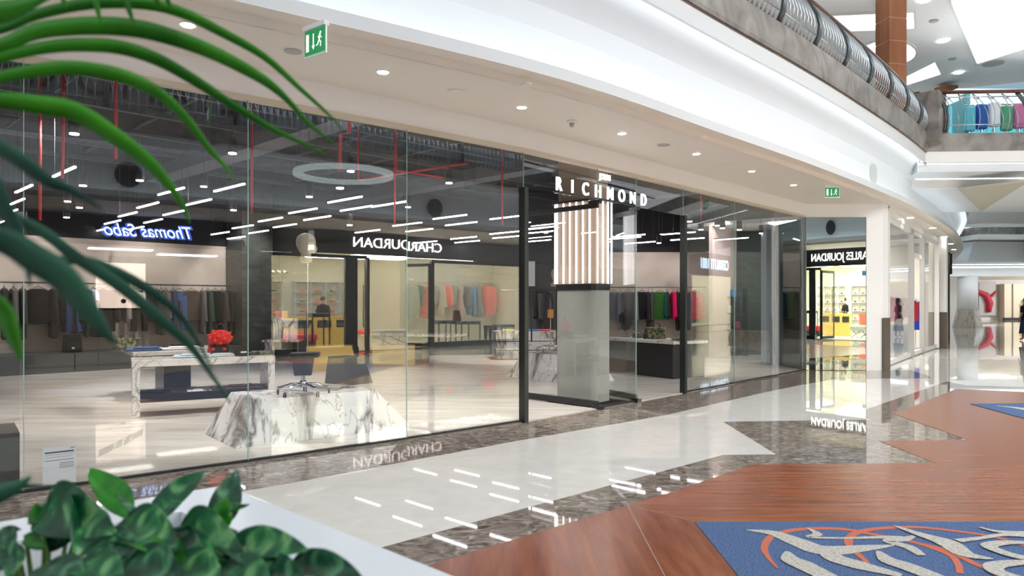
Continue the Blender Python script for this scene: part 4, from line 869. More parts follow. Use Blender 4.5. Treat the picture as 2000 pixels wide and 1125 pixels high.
# black fascia with its letters, frames, doors
ft = thing('shop_fascia', 'black fascia with warm white capitals over the open doors, mirrored backwards in the glass', 'sign', O(11.2, 2.96, 0), RZO + math.pi)
MB().box((-.15, -.02, 3.34), (6.9, .12, .68)).build('board', M_blkf, ft)
text('CHARLES JOURDAN', .44, 'letters', emis('sign_letters_warm', (1, .9, .85), 16), (0.0, -.12, 3.22), 0, ft, sx=1.08)
def ospost(s0, s1, z1=2.92, b=2.98): return (s0, s1, b, b + .12, 0, z1)
fr = MB()
for s0, s1 in ((6.3, 6.62), (8.9, 9.3), (9.62, 9.7), (13.0, 13.12), (19.1, 19.4)): obox(fr, *ospost(s0, s1))
obox(fr, 6.3, 9.65, 3.03, 3.1, 2.87, 2.97); obox(fr, 13.05, 19.4, 3.03, 3.1, 2.87, 2.97); obox(fr, 6.3, 9.3, 2.9, 3.3, 0, .17); obox(fr, 13.0, 19.4, 2.9, 3.3, 0, .17)
ostruct('wall_opposite.009', M_dgrey, (6.3, 7.72, 2.98, 3.02, 2.97, 3.66), (14.82, 19.4, 2.98, 3.02, 2.97, 3.66))
o = fr.build('shopfront_frame', M_frame); tag(o, 'dark slate shopfront frame of the bright shop across, mirrored in the glass', 'shopfront frame')
for s0, s1 in ((6.64, 8.88), (13.14, 19.08)):
    wn[0] += 1; struct(obox(MB(), s0, s1, 3.02, 3.035, .17, 2.85).build('window_%d' % wn[0], M_glass))
for s, a, lb in ((9.72, 68, 'left'), (12.98, 112, 'right')):
    t = thing('glass_door', 'open black framed door of the bright shop across, %s leaf with a long bar handle' % ('first' if lb == 'left' else 'second'), 'door', O(s, 3.05), RZO - R(a)); L = 1.25
    fm = MB()
    for x in (.03, L - .03): fm.box((x, 0, 1.43), (.06, .05, 2.8))
    for z in (.08, 2.80): fm.box((L / 2, 0, z), (L, .05, .1))
    fm.build('frame', M_blackm, t); MB().box((L / 2, 0, 1.43), (L - .1, .012, 2.65)).build('pane', M_glass, t)
    h = MB(); h.tube([(L - .12, .07, .7), (L - .12, .07, 2.1)], .018); h.tube([(L - .12, -.07, .7), (L - .12, -.07, 2.1)], .018); h.build('handle', M_black, t)
tt = thing('exit_sign', 'small blue lit sign inside the doorway of the shop across', 'exit sign', O(12.3, 4.2, 2.72), RZO); MB().box((0, 0, 0), (.5, .04, .2)).build('panel', emis('blue_sign', (.15, .5, .75), 1.2), tt)
# shoe shelves at the back behind the doors and the window
for si, (s0, n, lab) in enumerate(((7.0, 4, 'cream wall shelves with shoes behind the window of the shop across'), (10.0, 4, 'cream wall shelves with shoes facing the open doors of the shop across'))):
    t = thing('wall_shelves', lab, 'shelves', O(s0, 9.75, .03), RZO)
    for k in range(n + 1): MB().box((k * .62, 0, 1.15), (.06, .3, 2.3)).build('upright', emis('shelf_edge_light', (1, .98, .85), 1.6) if si else M_white, t)
    for z in (.3, .7, 1.1, 1.5, 1.9, 2.3): MB().box((n * .31, 0, z), (n * .62, .3, .02)).build('shelf', M_white, t)
k = 0
sh0 = None
for s0, n in ((7.0, 4), (10.0, 4)):
    for c_ in range(n):
        for z in (.7, 1.1, 1.5, 1.9):
            k += 1; cl = [(.25, .01, .03), (.012, .012, .012), (.45, .04, .03)][k % 3]
            p = O(s0 + .31 + c_ * .62, 9.68, z + .042)
            if sh0 is None:
                mb = MB(); mb.prism([(-.10, -.035), (.02, -.04), (.11, -.03), (.13, 0), (.11, .03), (.02, .04), (-.10, .035)], 0, .05, [(-.10, -.03), (.0, -.03), (.06, -.02), (.07, 0), (.06, .02), (.0, .03), (-.10, .03)]); mb.box((-.085, 0, -.0), (.02, .02, .06)); mb.box((-.07, 0, .06), (.05, .05, .05))
                me = mb.build('shoe', M_black).data; bpy.data.objects.remove(bpy.data.objects['shoe']); sh0 = me
            o = bpy.data.objects.new('high_heeled_shoe', sh0); COL.objects.link(o); o.location = p; o.rotation_euler.z = RZO + .4; o.material_slots[0].link = 'OBJECT'; o.material_slots[0].material = cloth(cl, .3)
            tag(o, '%s high heeled shoe on the %s shelves across the mall' % (cname(cl), 'window side' if s0 < 8 else 'door side'), 'shoe', '%s shoes on the %s shelves' % (cname(cl), 'window side' if s0 < 8 else 'door side'))
# counter, small tables, seat
t = thing('counter', 'mustard yellow counter with dark insets in the shop across', 'counter', O(9.6, 6.6, .03), RZO); MB().box((0, 0, .5), (2.2, .6, 1.0)).build('body', M_brassb, t)
for x in (-.7, .1, .8): MB().box((x, .31, .75), (.5, .02, .25)).build('inset', M_blackm, t)
def stool(s, b, h, w_, lab, top=M_slate):
    t = thing('display_table', lab, 'table', O(s, b, .03), RZO); MB().box((0, 0, h - .06), (w_, w_ * .8, .12)).build('table_top', top, t)
    for x in (-1, 1):
        for y in (-1, 1): MB().box((x * (w_ / 2 - .02), y * (w_ * .4 - .02), (h - .1) / 2), (.035, .035, h - .1)).build('leg', M_blackm, t)
stool(7.75, 3.9, .95, .75, 'slate topped display table nearest the window corner across'); stool(8.6, 4.3, 1.15, .6, 'taller slate topped display table by the window post across')
stool(14.2, 4.0, .85, .8, 'slate topped display table left in the right window across'); stool(15.4, 4.2, .8, .9, 'slate topped display table under the black boots across'); stool(18.0, 5.0, .6, .7, 'low slate display table at the far end of the window across')
t = thing('ottoman', 'red low ottoman behind the window of the shop across', 'ottoman', O(8.4, 5.3, .03), RZO); MB().box((0, 0, .35), (1.0, .6, .22)).build('cushion', cloth((.55, .03, .04)), t, bevel=.05); MB().box((0, 0, .13), (.9, .5, .24)).build('base', M_blackm, t)
t = thing('lounge_chair', 'red leather lounge chair just inside the doors across', 'chair', O(11.7, 7.6, .03), RZO + 2.4); MB().box((0, 0, .38), (.8, .7, .14)).build('seat', cloth((.6, .06, .03), .4), t, bevel=.04)
mb = MB(); mb.prism([(-.4, .28), (.4, .28), (.4, .38), (-.4, .38)], .4, 1.0, [(-.4, .5), (.4, .5), (.4, .58), (-.4, .58)]); mb.build('backrest', cloth((.6, .06, .03), .4), t, bevel=.02); 
for x in (-.35, .35): MB().tube([(x, -.3, 0), (x, .3, .3)], .015).build('leg', M_chrome, t)
t = thing('bench', 'white upholstered bench on crossed metal legs across the mall', 'bench', O(12.0, 5.2, .03), RZO); MB().box((0, 0, .42), (1.9, .7, .22)).build('seat', cloth((.72, .74, .66)), t, bevel=.05)
for x in (-.6, 0, .6): MB().tube([(x - .25, .3, 0), (x + .25, -.3, .3)], .012).build('leg', M_blackm, t); MB().tube([(x + .25, .3, 0), (x - .25, -.3, .3)], .012).build('leg', M_blackm, t)
t = thing('backpack', 'dark brown backpack on the slate display table across', 'backpack', O(15.0, 4.2, .832), RZO); MB().prism(rrect(.18, .1, .08), 0, .4, [(x * .7, y * .7) for x, y in rrect(.18, .1, .08)]).build('body', cloth((.12, .03, .03)), t, bevel=.02); MB().tube([(-.05, 0, .4), (0, 0, .5), (.05, 0, .4)], .012, 6).build('handle', M_black, t)
for i in range(3):
    t = thing('boot', 'tall black boot on the floor plinth in the window across, %s' % ['first', 'second', 'third'][i], 'boot', O(15.9 + .22 * i, 3.6, .04), RZO + .3, 'boots in the window across'); mb = MB(); mb.tube([(0, 0, 0), (0, 0, .2), (0, 0, .62)], [.05, .055, .09], 10); mb.build('shaft', cloth(blk, .35), t, True); MB().box((.08, 0, .035), (.22, .08, .07)).build('foot', cloth(blk, .35), t, bevel=.02)
t = thing('chandelier', 'crystal chandelier glittering over the window display across', 'chandelier', O(7.6, 5.0, 0), RZO)
MB().tube([(0, 0, 2.55), (0, 0, 3.3)], .008).build('stem', M_chrome, t)
for r, z, n in ((.32, 2.45, 12), (.22, 2.3, 9), (.12, 2.15, 6)):
    mb = MB()
    for q in range(n): a = q * 2 * math.pi / n; mb.ball((r * math.cos(a), r * math.sin(a), z), (.028, .028, .05), 7, 5)
    mb.build('crystal_ring', glassmat('crystal_%d' % n, (.9, .88, .8), .35), t)
for q in range(6): a = q * math.pi / 3; MB().ball((.2 * math.cos(a), .2 * math.sin(a), 2.5), (.025, .025, .035), 8, 6).build('bulb', emis('bulb_%d' % q, (1, .9, .75), 12), t)
# clothes rails across
def orail(s0, s1, b, z, lab): a, c = O(s0, b, z), O(s1, b, z); return rail((a.x, a.y), (c.x, c.y), z, lab, (O(0, .4) - O(0, 0)), M_steel)
orail(10.0, 12.9, 9.45 - 3.2, 2.1, 'steel rail with pale clothes left in the shop across') if False else None
orail(13.5, 19.1, 6.8, 2.35, 'steel clothes rail along the back wall of the shop across')
CJ = [('dress', (.62, .66, .55)), ('shirt', (.66, .68, .60)), ('dress', (.45, .48, .38)), ('coat', (.58, .60, .5)), ('shirt', (.10, .11, .09)), ('dress', (.8, .28, .22)), ('shirt', (.22, .23, .17)), ('coat', (.65, .62, .52)), ('jacket', (.85, .28, .22)), ('shirt', (.16, .17, .13)), ('dress', (.7, .55, .5)), ('jacket', (.12, .12, .11)), ('trousers', (.10, .17, .26)), ('dress', (.14, .15, .12)), ('jacket', (.85, .25, .2)), ('coat', (.82, .27, .22))]
for i, (kd, c) in enumerate(CJ):
    garment(kd, c, O(13.75 + i * .335, 6.8, 2.30), RZO + (R(70) if i % 3 else .2), '%s %s on the rail of the bright shop across, %s from its left end' % (cname(c), NICE[kd], ORD[15 - i]), 'clothes on the rail across the mall', 1.3)
# second shop across: blue lit script sign
ostruct('floor_opposite.001', M_cjfloor, (-4, 6.2, 3.0, 8.0, .014, .03))
ostruct('wall_opposite.003', mat('greige_wall', (.28, .25, .21), .6), (.2, 5.6, 7.9, 8.1, 0, 3.3), (.1, .3, 3.2, 8, 0, 3.3), (5.5, 5.7, 3.2, 8, 0, 3.3))
ostruct('ceiling_opposite.001', M_white, (.2, 5.6, 3.1, 8.0, 2.95, 3.05))
opanel(1.5, 3.0, 4, 4.4, 2.94, 'slim glowing ceiling panel in the jewellery shop across', emis('soft_panel', (1, .95, .85), 15)); opanel(3.4, 5.0, 5.5, 6.0, 2.94, 'second slim glowing ceiling panel in the jewellery shop across', emis('soft_panel2', (1, .95, .85), 15))
ft = thing('shop_fascia', 'dark fascia with glowing blue white script, mirrored in the left glass panes', 'sign', O(2.75, 2.96, 0), RZO + math.pi)
MB().box((0, -.02, 3.30), (5.2, .12, .72)).build('board', mat('night_blue_board', (.01, .014, .03), .3), ft)
text('Thomas Sabo', .44, 'script_letters', emis('script_glow', (.65, .8, 1), 16), (0, -.12, 3.18), 0, ft, sx=.85, shear=.35)
text('Thomas Sabo', .45, 'letter_halo', emis('script_halo', (.05, .15, .9), 6), (0, -.09, 3.175), 0, ft, sx=.86, shear=.35, bold=.03)
ostruct('wall_opposite.004', M_slate, (5.7, 6.28, 2.98, 3.3, 0, 3.66)); ostruct('wall_opposite.005', M_slate, (.0, .12, 2.98, 3.3, 0, 3.66))
ps = thing('poster', 'backlit square poster of a wing shape with three pale rings, mirrored in the glass', 'poster', O(2.15, 3.4, 0), RZO)
MB().box((0, 0, 1.95), (1.12, .06, 1.15)).build('panel', emis('poster_glow', (.9, .70, .58), 7), ps)
mb = MB(); y = .04
mb.add([(-.5, y, 2.2), (.5, y, 1.75), (.5, y, 1.9), (.1, y, 2.12), (-.5, y, 2.36)], [(0, 1, 2, 3, 4)]); mb.build('brown_wing_shape', mat('poster_brown', (.30, .10, .05), .6), ps)
mb = MB()
for x in (-.15, .02, .18): mb.tube([(x - .03, y + .005, 2.4), (x, y + .01, 2.15), (x + .06, y + .005, 1.92)], .018, 6)
mb.build('ring_shapes', emis('poster_ring', (1, .9, .65), 6), ps); MB().ball((.05, y, 1.55), (.06, .008, .06)).build('dark_stone_shape', M_blackm, ps)
MB().box((0, 0, 1.345), (1.2, .1, .05)).build('black_ledge', M_blackm, ps); 
for x in (-.5, .5): MB().box((x, 0, .68), (.03, .03, 1.3)).build('leg', M_blackm, ps)
# dull shop at the far left across, and plain wall further right
ostruct('wall_opposite.006', M_dstone, (-14, .0, 2.98, 3.2, 0, 3.4))
ostruct('wall_opposite.007', mat('taupe_wall', (.25, .22, .19), .6), (19.4, 41, 3.0, 3.2, 0, 3.3))
for s0, s1, m in ((21, 24, M_dgrey), (27, 30, M_slate), (33, 36.5, M_dgrey)): ostruct('window_%d' % (90 + s0), m, (s0, s1, 2.95, 3.0, .2, 2.9))
# third shop across, far
ostruct('wall_opposite.008', M_cjwall, (41, 49, 7, 7.2, 0, 4.2), (41, 41.2, 3, 7, 0, 4.2), (49, 49.2, 3, 7, 0, 4.2)); ostruct('ceiling_opposite.002', M_cjwall, (41, 49, 3, 7.2, 4.2, 4.3)); ostruct('floor_opposite.002', M_cjfloor, (41, 49, 3, 7.2, .014, .03))
opanel(42, 48, 3.6, 6, 4.19, 'glowing ceiling panel in the far shop across', emis('far_shop_panel', (1, .96, .88), 14))
ft = thing('shop_fascia', 'small far grey fascia with blue white capitals, mirrored right of the entrance', 'sign', O(44.6, 2.96, 0), RZO + math.pi)
MB().box((0, -.02, 4.1), (8, .12, 1.5)).build('board', mat('grey_board', (.16, .16, .16), .5), ft); text('CERRUTI 1881', .95, 'letters', emis('blue_white_glow', (.6, .8, 1), 5), (0, -.14, 3.8), 0, ft, sx=.85, bold=.02)
t = thing('shelf_unit', 'dark shelf wall with small goods in the far shop across', 'shelf', O(46.5, 6, .03), RZO); MB().box((0, 0, 1.2), (4, .4, 2.4)).build('body', M_dgrey, t)
for z in (.6, 1.2, 1.8): MB().box((0, .25, z), (3.9, .2, .04)).build('shelf', M_blackm, t)
# column of the mall seen only mirrored in the right panes
def mallcol(x, y, lab, w_=1.2, H=3.15, seg=28, dark=False):
    t = thing('mall_column', lab, 'column', (x, y, 0)); bh = .4 if dark else 1.15; MB().lathe([(w_ * .5, bh), (w_ * .5, H)], (0, 0, 0), seg).build('shaft', mat('grey_green_shaft', (.22, .27, .25), .4) if dark else M_white, t, True)
    mb = MB(); mb.lathe([(w_ * (.6 if dark else .74), 0.002), (w_ * .56, bh - .15), (w_ * .52, bh)], (0, 0, 0), 8); mb.build('stone_base', veined('column_stone', (.42, .38, .32), (.25, .2, .16), 1.6, .06, stretch=(1, 1, .3)), t)
    return t
mallcol(20.23, 20.84, 'broad grey green column with flared base mirrored in the right panes', 2.1, 4.4, 28, True)
# balcony across with its lettering
for i in range(9):
    a = Vector(O(-9 + i * 2.6, 0).xy); b = Vector(O(-9 + (i + 1) * 2.6, 0).xy)
    rail_panel(a, b, -1, 'railing panel on the balcony across, seen mirrored high in the glass, %s' % ORD[i], 'railing panels across the mall', 15)
handrail(OLIP, 'dark handrail of the balcony across, mirrored in the glass', -1)
gb = obox(MB(), -10, 14, -.10, -.02, 5.75, 6.6); o = gb.build('balcony_banner', mat('grey_blue_banner', (.22, .27, .32), .7)); bn = tag(o, 'long grey blue banner with large dark lettering on the balcony across', 'banner')
text('METAMORPHOSIS', .95, 'letters', mat('banner_ink', (.01, .015, .03), .6), O(1.0, -.12, 5.85), RZO + math.pi, None, .004, sx=1.05).parent = bn
up = MB(); obox(up, -16, 45, 9, 9.3, 5.6, 9.2); struct(up.build('wall_opposite_upper', mat('dusk_wall', (.10, .11, .13), .7)))
# glowing ring and round vents on the cove across
t = thing('ring_light', 'round white hanging ceiling ring seen as a glowing oval in the glass', 'ceiling light', (4.6, 2.6, 0))
def rfl(px, py, dep):                                  # a spot at path length dep behind the glass, folded back to the real side
    k = (px - 1000) / 1400
    for a, b in zip(F, F[1:]):
        e = b - a; t_ = (k * a.y - a.x) / (e.x - k * e.y)
        if 0 <= t_ <= 1:
            n = Vector((e.y, -e.x)).normalized(); h = Vector((k, 1)) * dep; a2 = Vector((a.x, a.y)); v = h - a2; v = h - 2 * v.dot(n) * n
            return Vector((v.x, v.y, 1.5 + (592 - py) / 1400 * dep))
c = rfl(672, 345, 16.5); t.location = (c.x, c.y, c.z)
MB().lathe([(.92, 0), (1.12, 0), (1.12, .12), (.92, .12)], (0, 0, 0), 40).build('ring', mat('ring_white', (.8, .84, .86), .5), t); tr = MB(); 
t2 = t.children[0]; bpy.data.objects.remove(t2)
mb = MB(); n = 44
prf = [(.95, 0), (1.13, 0), (1.13, .10), (.95, .10)]
mb.add([(r * math.cos(2 * math.pi * k / n), r * math.sin(2 * math.pi * k / n), z) for k in range(n) for r, z in prf], [(k * 4 + j, k * 4 + (j + 1) % 4, ((k + 1) % n) * 4 + (j + 1) % 4, ((k + 1) % n) * 4 + j) for k in range(n) for j in range(4)]); mb.build('ring', emis('ring_glow', (.80, .92, .95), 2.2), t)
for k in range(3): a = k * 2.1; MB().tube([(1.04 * math.cos(a), 1.04 * math.sin(a), .1), (1.04 * math.cos(a), 1.04 * math.sin(a), 9.15 - c.z)], .006, 5).build('cord', M_steel, t)
for s in (1.9, 11.2, 17.5):
    p = O(s, .26, 4.3); o = MB().lathe([(.27, -.01), (.27, .01)], (0, 0, 0), 24).build('round_vent', M_dgrey); o.location = p; o.rotation_euler = (R(90), 0, RZO); tag(o, 'dark round vent in the cove across the mall, %s' % {1.9: 'seen behind the palm', 11.2: 'seen below the ring', 17.5: 'seen by the entrance post'}[s], 'vent')
# round vent in the near cove
vp = D(1682, 288, 15.2); bestn = min(range(len(LIP)), key=lambda i: (LIP[i] - Vector((vp.x, vp.y))).length); n_ = N_l[bestn]
o = MB().lathe([(.25, -.02), (.25, .02)], (0, 0, 0), 28).build('round_vent', mat('vent_grey', (.5, .52, .5), .5)); q = LIP[bestn] - n_ * .335; o.location = (q.x, q.y, 4.30); o.rotation_euler = (R(90), 0, math.atan2(n_.y, n_.x) - R(90)); tag(o, 'flat grey oval vent in the glowing cove at right', 'vent')
# ---------------------------------------------------------------- white framed shop beyond the pier
M_pinkw = mat('pinkish_shop_wall', (.62, .50, .46), .6); M_redw = mat('red_panel', (.62, .06, .04), .5)
B0 = [Vector((8.75, 16.75, 0)), Vector((11.0, 19.75, 0)), Vector((12.25, 21.4, 0)), Vector((14.05, 23.7, 0))]
nb = Vector((-.8, .6, 0))
for i in range(3):
    a, b = B0[i], B0[i + 1]; d = (b - a).normalized(); t = thing('white_window_frame', 'white shopfront frame beyond the pier, %s bay' % ['first large', 'narrow door', 'third'][i], 'window frame')
    mb = MB()
    for z0, z1 in ((.02, .14), (3.42, 3.55)) + (((2.80, 2.92),) if i == 1 else ()): mb.wall(a, b, z0, z1, .1)
    mb.build('horizontal_bars', M_white, t)
    for p in (a, b): m2 = MB(); m2.box((p.x, p.y, 1.77), (.13, .13, 3.5), R(52)); m2.build('post', M_white, t)
    if i != 1: pane(a + d * .07, b - d * .07, .14, 3.42, 0, M_glass2, .012, False)
    else: pane(a + d * .07, b - d * .07, 2.92, 3.42, 0, M_glass2, .012, False)
mb = MB(); mb.prism([B0[0], B0[3], B0[3] + nb * .15, B0[0] + nb * .15], 3.55, 3.72); struct(mb.build('wall_white_shop', M_bulk))
inside = [B0[0] + nb * .15, B0[3] + nb * .15, B0[3] + nb * 5, B0[0] + nb * 5]
mb = MB(); mb.prism(inside, .008, .016); struct(mb.build('floor_white_shop', mat('white_shop_floor', (.7, .68, .66), .1)))
mb = MB(); mb.wall(B0[0] + nb * 4.2, B0[3] + nb * 4.2 + Vector((.6, .8, 0)), 0, 3.6, .1); struct(mb.build('wall_white_shop.001', M_pinkw))
mb = MB(); mb.wall(B0[3] + nb * .1, B0[3] + nb * 4.2, 0, 3.6, .1); struct(mb.build('wall_white_shop.002', mat('pale_shop_wall', (.72, .70, .62), .6)))
mb = MB(); mb.prism(inside, 3.58, 3.68); struct(mb.build('ceiling_white_shop', M_white))
t = thing('ceiling_light_panel', 'long lit ceiling panel inside the white framed shop', 'ceiling light'); mb = MB(); c1 = B0[0] + nb * 2; c2 = B0[3] + nb * 2; mb.prism([c1, c2, c2 + nb * .7, c1 + nb * .7], 3.53, 3.575); mb.build('diffuser', emis('white_shop_light', (1, .97, .92), 20), t)
def inb(px, o, z): return onray(px, B0[0] + nb * o, B0[3] + nb * o, z)
for px, o_, wd, z0, z1, lb in ((1768, 1.0, .5, 1.7, 2.4, 'pinkish red hanging panel seen through the first bay of the white framed shop'), (1806, .55, .45, .016, 2.35, 'tall red panel seen through the door bay of the white framed shop'), (1821, .45, .45, .016, 2.35, 'tall red panel at the far bay of the white framed shop')):
    p = inb(px, o_, z0); t = thing('wall_panel', lb, 'panel', p, R(10)); MB().box((0, 0, (z1 - z0) / 2), (wd, .05, z1 - z0)).build('panel', M_redw, t)
    if z0 > 1: MB().tube([(0, 0, z1 - z0), (0, 0, 3.575 - z0)], .01, 5).build('hanging_wire', M_steel, t)
for i, (px, o_, kd, c, lb) in enumerate(((1738, .5, 'jacket', (.55, .12, .2), 'pink'), (1752, .7, 'shirt', (.06, .04, .06), 'black'), (1764, .8, 'shirt', (.75, .7, .7), 'white'), (1784, .45, 'shirt', (.5, .03, .05), 'red'), (1790, .5, 'trousers', (.03, .07, .45), 'blue'), (1794, .6, 'jacket', (.04, .12, .06), 'dark green'))):
    p = inb(px, o_, 1.62 + .1 * (i < 3)); garment(kd, c, p, R(20), '%s garment on a stand in the white framed shop' % lb, 'clothes in the white framed shop', 1.0)
    t = thing('garment_stand', 'slim steel stand carrying the %s garment in the white framed shop' % lb, 'stand', (p.x, p.y + .06, .016)); MB().tube([(0, 0, 0), (0, 0, p.z + .03)], .012, 6).build('pole', M_steel, t); MB().lathe([(.12, 0), (.11, .02)], (0, 0, 0), 16).build('base', M_steel, t)
p = inb(1754, .8, .016); t = thing('display_table', 'white display table with pale blue base in the first bay of the white framed shop', 'table', (p.x - .1, p.y - .25, .016), R(52)); MB().box((0, 0, .83), (1.0, .45, .05)).build('table_top', M_white, t); MB().box((0, 0, .4), (.9, .38, .8)).build('base', mat('pale_blue_base', (.42, .50, .60), .5), t)
mb = MB(); c = Vector((14.35, 23.95)); mb.box((c.x, c.y, .6), (.5, .35, 1.2), R(54)); trim(mb.build('trim', bpy.data.materials['brown_stone_base'])); mb = MB(); mb.box((c.x, c.y, 2.45), (.48, .33, 2.5), R(54)); struct(mb.build('wall_post', M_bulk))
for i, (x, y) in enumerate([(1778, 425), (1822, 445), (1845, 462), (1857, 476), (1863, 487)]):
    p = G(x, y, 3.7); t = thing('downlight', 'bright downlight over the white framed shop, %s from the pier' % ORD[i], 'downlight', p); MB().lathe([(.085, -.012), (.085, -.002)], (0, 0, 0), 18).build('lens', M_disc, t); MB().lathe([(.11, -.006), (.11, 0)], (0, 0, 0), 18).build('ring', M_white, t); spot(p + Vector((0, 0, -.05)), (p.x, p.y, 0), 60, 60)
# curved dark framed glass beyond
C0 = [Vector((14.7, 24.3, 0)), Vector((16.3, 26.8, 0)), Vector((17.7, 29.4, 0)), Vector((18.9, 32.2, 0)), Vector((20.2, 36, 0))]
t = thing('curved_shopfront_frame', 'black framed curved glass shopfront beyond the white framed shop', 'shopfront frame'); 
for p in C0: MB().box((p.x, p.y, 1.7), (.09, .12, 3.4), R(60)).build('post', M_blackm, t)
mb = MB(); 
for a, b in zip(C0, C0[1:]): mb.wall(a, b, 3.35, 3.5, .12); mb.wall(a, b, 0, .1, .12)
mb.build('rails', M_blackm, t)
for a, b in zip(C0, C0[1:]): pane(a, b, .1, 3.35, .03, M_glass, .012, False)
mb = MB(); mb.wall(C0[0] + nb * .2, C0[0] + nb * 3, 0, 3.6); mb.wall(C0[0] + nb * 3, C0[4] + nb * 3, 0, 3.6); struct(mb.build('wall_curved_shop', M_white))
mb = MB()
for a, b in zip(C0, C0[1:]): mb.wall(a, b, 3.5, 3.72, .15)
struct(mb.build('wall_curved_shop.001', M_bulk))
t = thing('blade_sign', 'small black blade sign at the end of the curved shopfront', 'sign', (19.0, 31.2, 2.9)); MB().box((0, 0, .3), (.08, .4, .9)).build('board', M_black, t)
# ---------------------------------------------------------------- far end of the mall
mallcol(27.45, 43.2, 'white round column with flared stone base at the far end of the mall', 1.1)
mb = MB(); mb.wall((20, 66), (95, 62), 0, 3.7, .2); struct(mb.build('wall_far', mat('far_wall', (.78, .77, .76), .6)))
mb = MB(); mb.wall((30, 47), (24, 43), 0, 3.2, .2); mb.wall((22, 40), (26, 66), 0, 5, .2); struct(mb.build('wall_far_left', M_white))
t = thing('far_shop_display', 'lit beige shop window at the far right end of the mall', 'shop window', (48.3, 63.9, 0), R(-3)); MB().box((0, 0, 1.6), (9, .8, 3.2)).build('interior', mat('far_shop_beige', (.66, .60, .48), .5), t); MB().box((0, -.45, .1), (9.2, .2, .2)).build('plinth', M_blackm, t)
for i in range(6): MB().box((-3.8 + i * 1.5, -.45, 1.7), (.07, .1, 3.0)).build('mullion', mat('mull_%d' % i, (.3, .26, .2), .4), t)
for i, (x, c) in enumerate(((-2.8, (.75, .74, .7)), (-.6, (.05, .05, .05)), (1.0, (.7, .68, .65)), (2.6, (.08, .07, .06)))):
    t = thing('mannequin', '%s dressed mannequin shape in the far beige shop window' % ('white', 'black', 'pale', 'dark')[i], 'mannequin', (48.3 + x, 62.9, .0)); MB().lathe([(.25, 0), (.18, .5), (.2, .9), (.15, 1.05), (.22, 1.4), (.08, 1.5), (.11, 1.68), (.02, 1.8)], (0, 0, .2), 12).build('body', cloth(c), t, True)
t = thing('wall_artwork', 'red ribbon shaped artwork on the far white wall', 'artwork', (42.2, 64.4, 0)) if False else thing('wall_artwork', 'red ribbon shaped artwork on the far white wall', 'artwork', (41.55, 64.5, 0), R(-3))
MB().box((1.2, 0, 1.9), (1.5, .06, 3.0)).build('frame', mat('art_grey', (.5, .5, .52), .6), t)
MB().tube([(-1.1, -.1, 2.5), (-.4, -.12, 2.9), (.4, -.12, 2.5), (1.0, -.12, 2.2), (1.3, -.12, 1.5), (1.2, -.12, .7)], [.08, .22, .2, .3, .3, .22], 8).build('red_ribbon', mat('art_red', (.5, .02, .06), .5), t, True)
MB().tube([(1.1, -.1, 1.9), (1.6, -.12, 2.2), (1.9, -.12, 2.6)], [.1, .12, .03], 8).build('small_ribbon', mat('art_red2', (.5, .02, .06), .5), t, True)
for i, (x, y) in enumerate(((30, 50), (42, 50), (52, 54))):
    t = thing('ceiling_light_panel', 'long white glowing panel added to brighten the far end of the mall, %s from left' % ORD[i], 'ceiling light', (x, y, 3.58), R(-3)); MB().box((0, 0, 0), (9, 1.6, .03)).build('diffuser', emis('far_fill_%d' % i, (1, .99, .97), 9), t)  # emissive panels added to brighten the dim far hall
spot((47, 58, 3.3), (47.5, 63.3, 1.5), 1200, 130)  # added spot without a fixture, lights the beige shop window
# ---------------------------------------------------------------- people
M_skin = mat('skin', (.42, .24, .17), .5); M_hair = mat('dark_hair', (.015, .010, .008), .5)
def body(name, lab, loc, rz, joints, bones, rad, mat_, root=0):
    t = thing(name, lab, 'person', loc, rz)
    me = bpy.data.meshes.new('body'); me.from_pydata(joints, bones, []); o = bpy.data.objects.new('body', me); COL.objects.link(o); o.parent = t
    sk = o.modifiers.new('skin', 'SKIN'); sk.use_smooth_shade = True
    lay = me.skin_vertices[0] if me.skin_vertices else None
    if lay is None:
        bpy.context.view_layer.objects.active = o; bpy.ops.object.modifier_remove(modifier='skin') if False else None
        me.attributes  # ensure
    for i, r in enumerate(rad): me.skin_vertices[0].data[i].radius = r if isinstance(r, tuple) else (r, r); me.skin_vertices[0].data[i].use_root = (i == root)
    me.materials.append(mat_); s = o.modifiers.new('sub', 'SUBSURF'); s.levels = 2; s.render_levels = 2
    return t
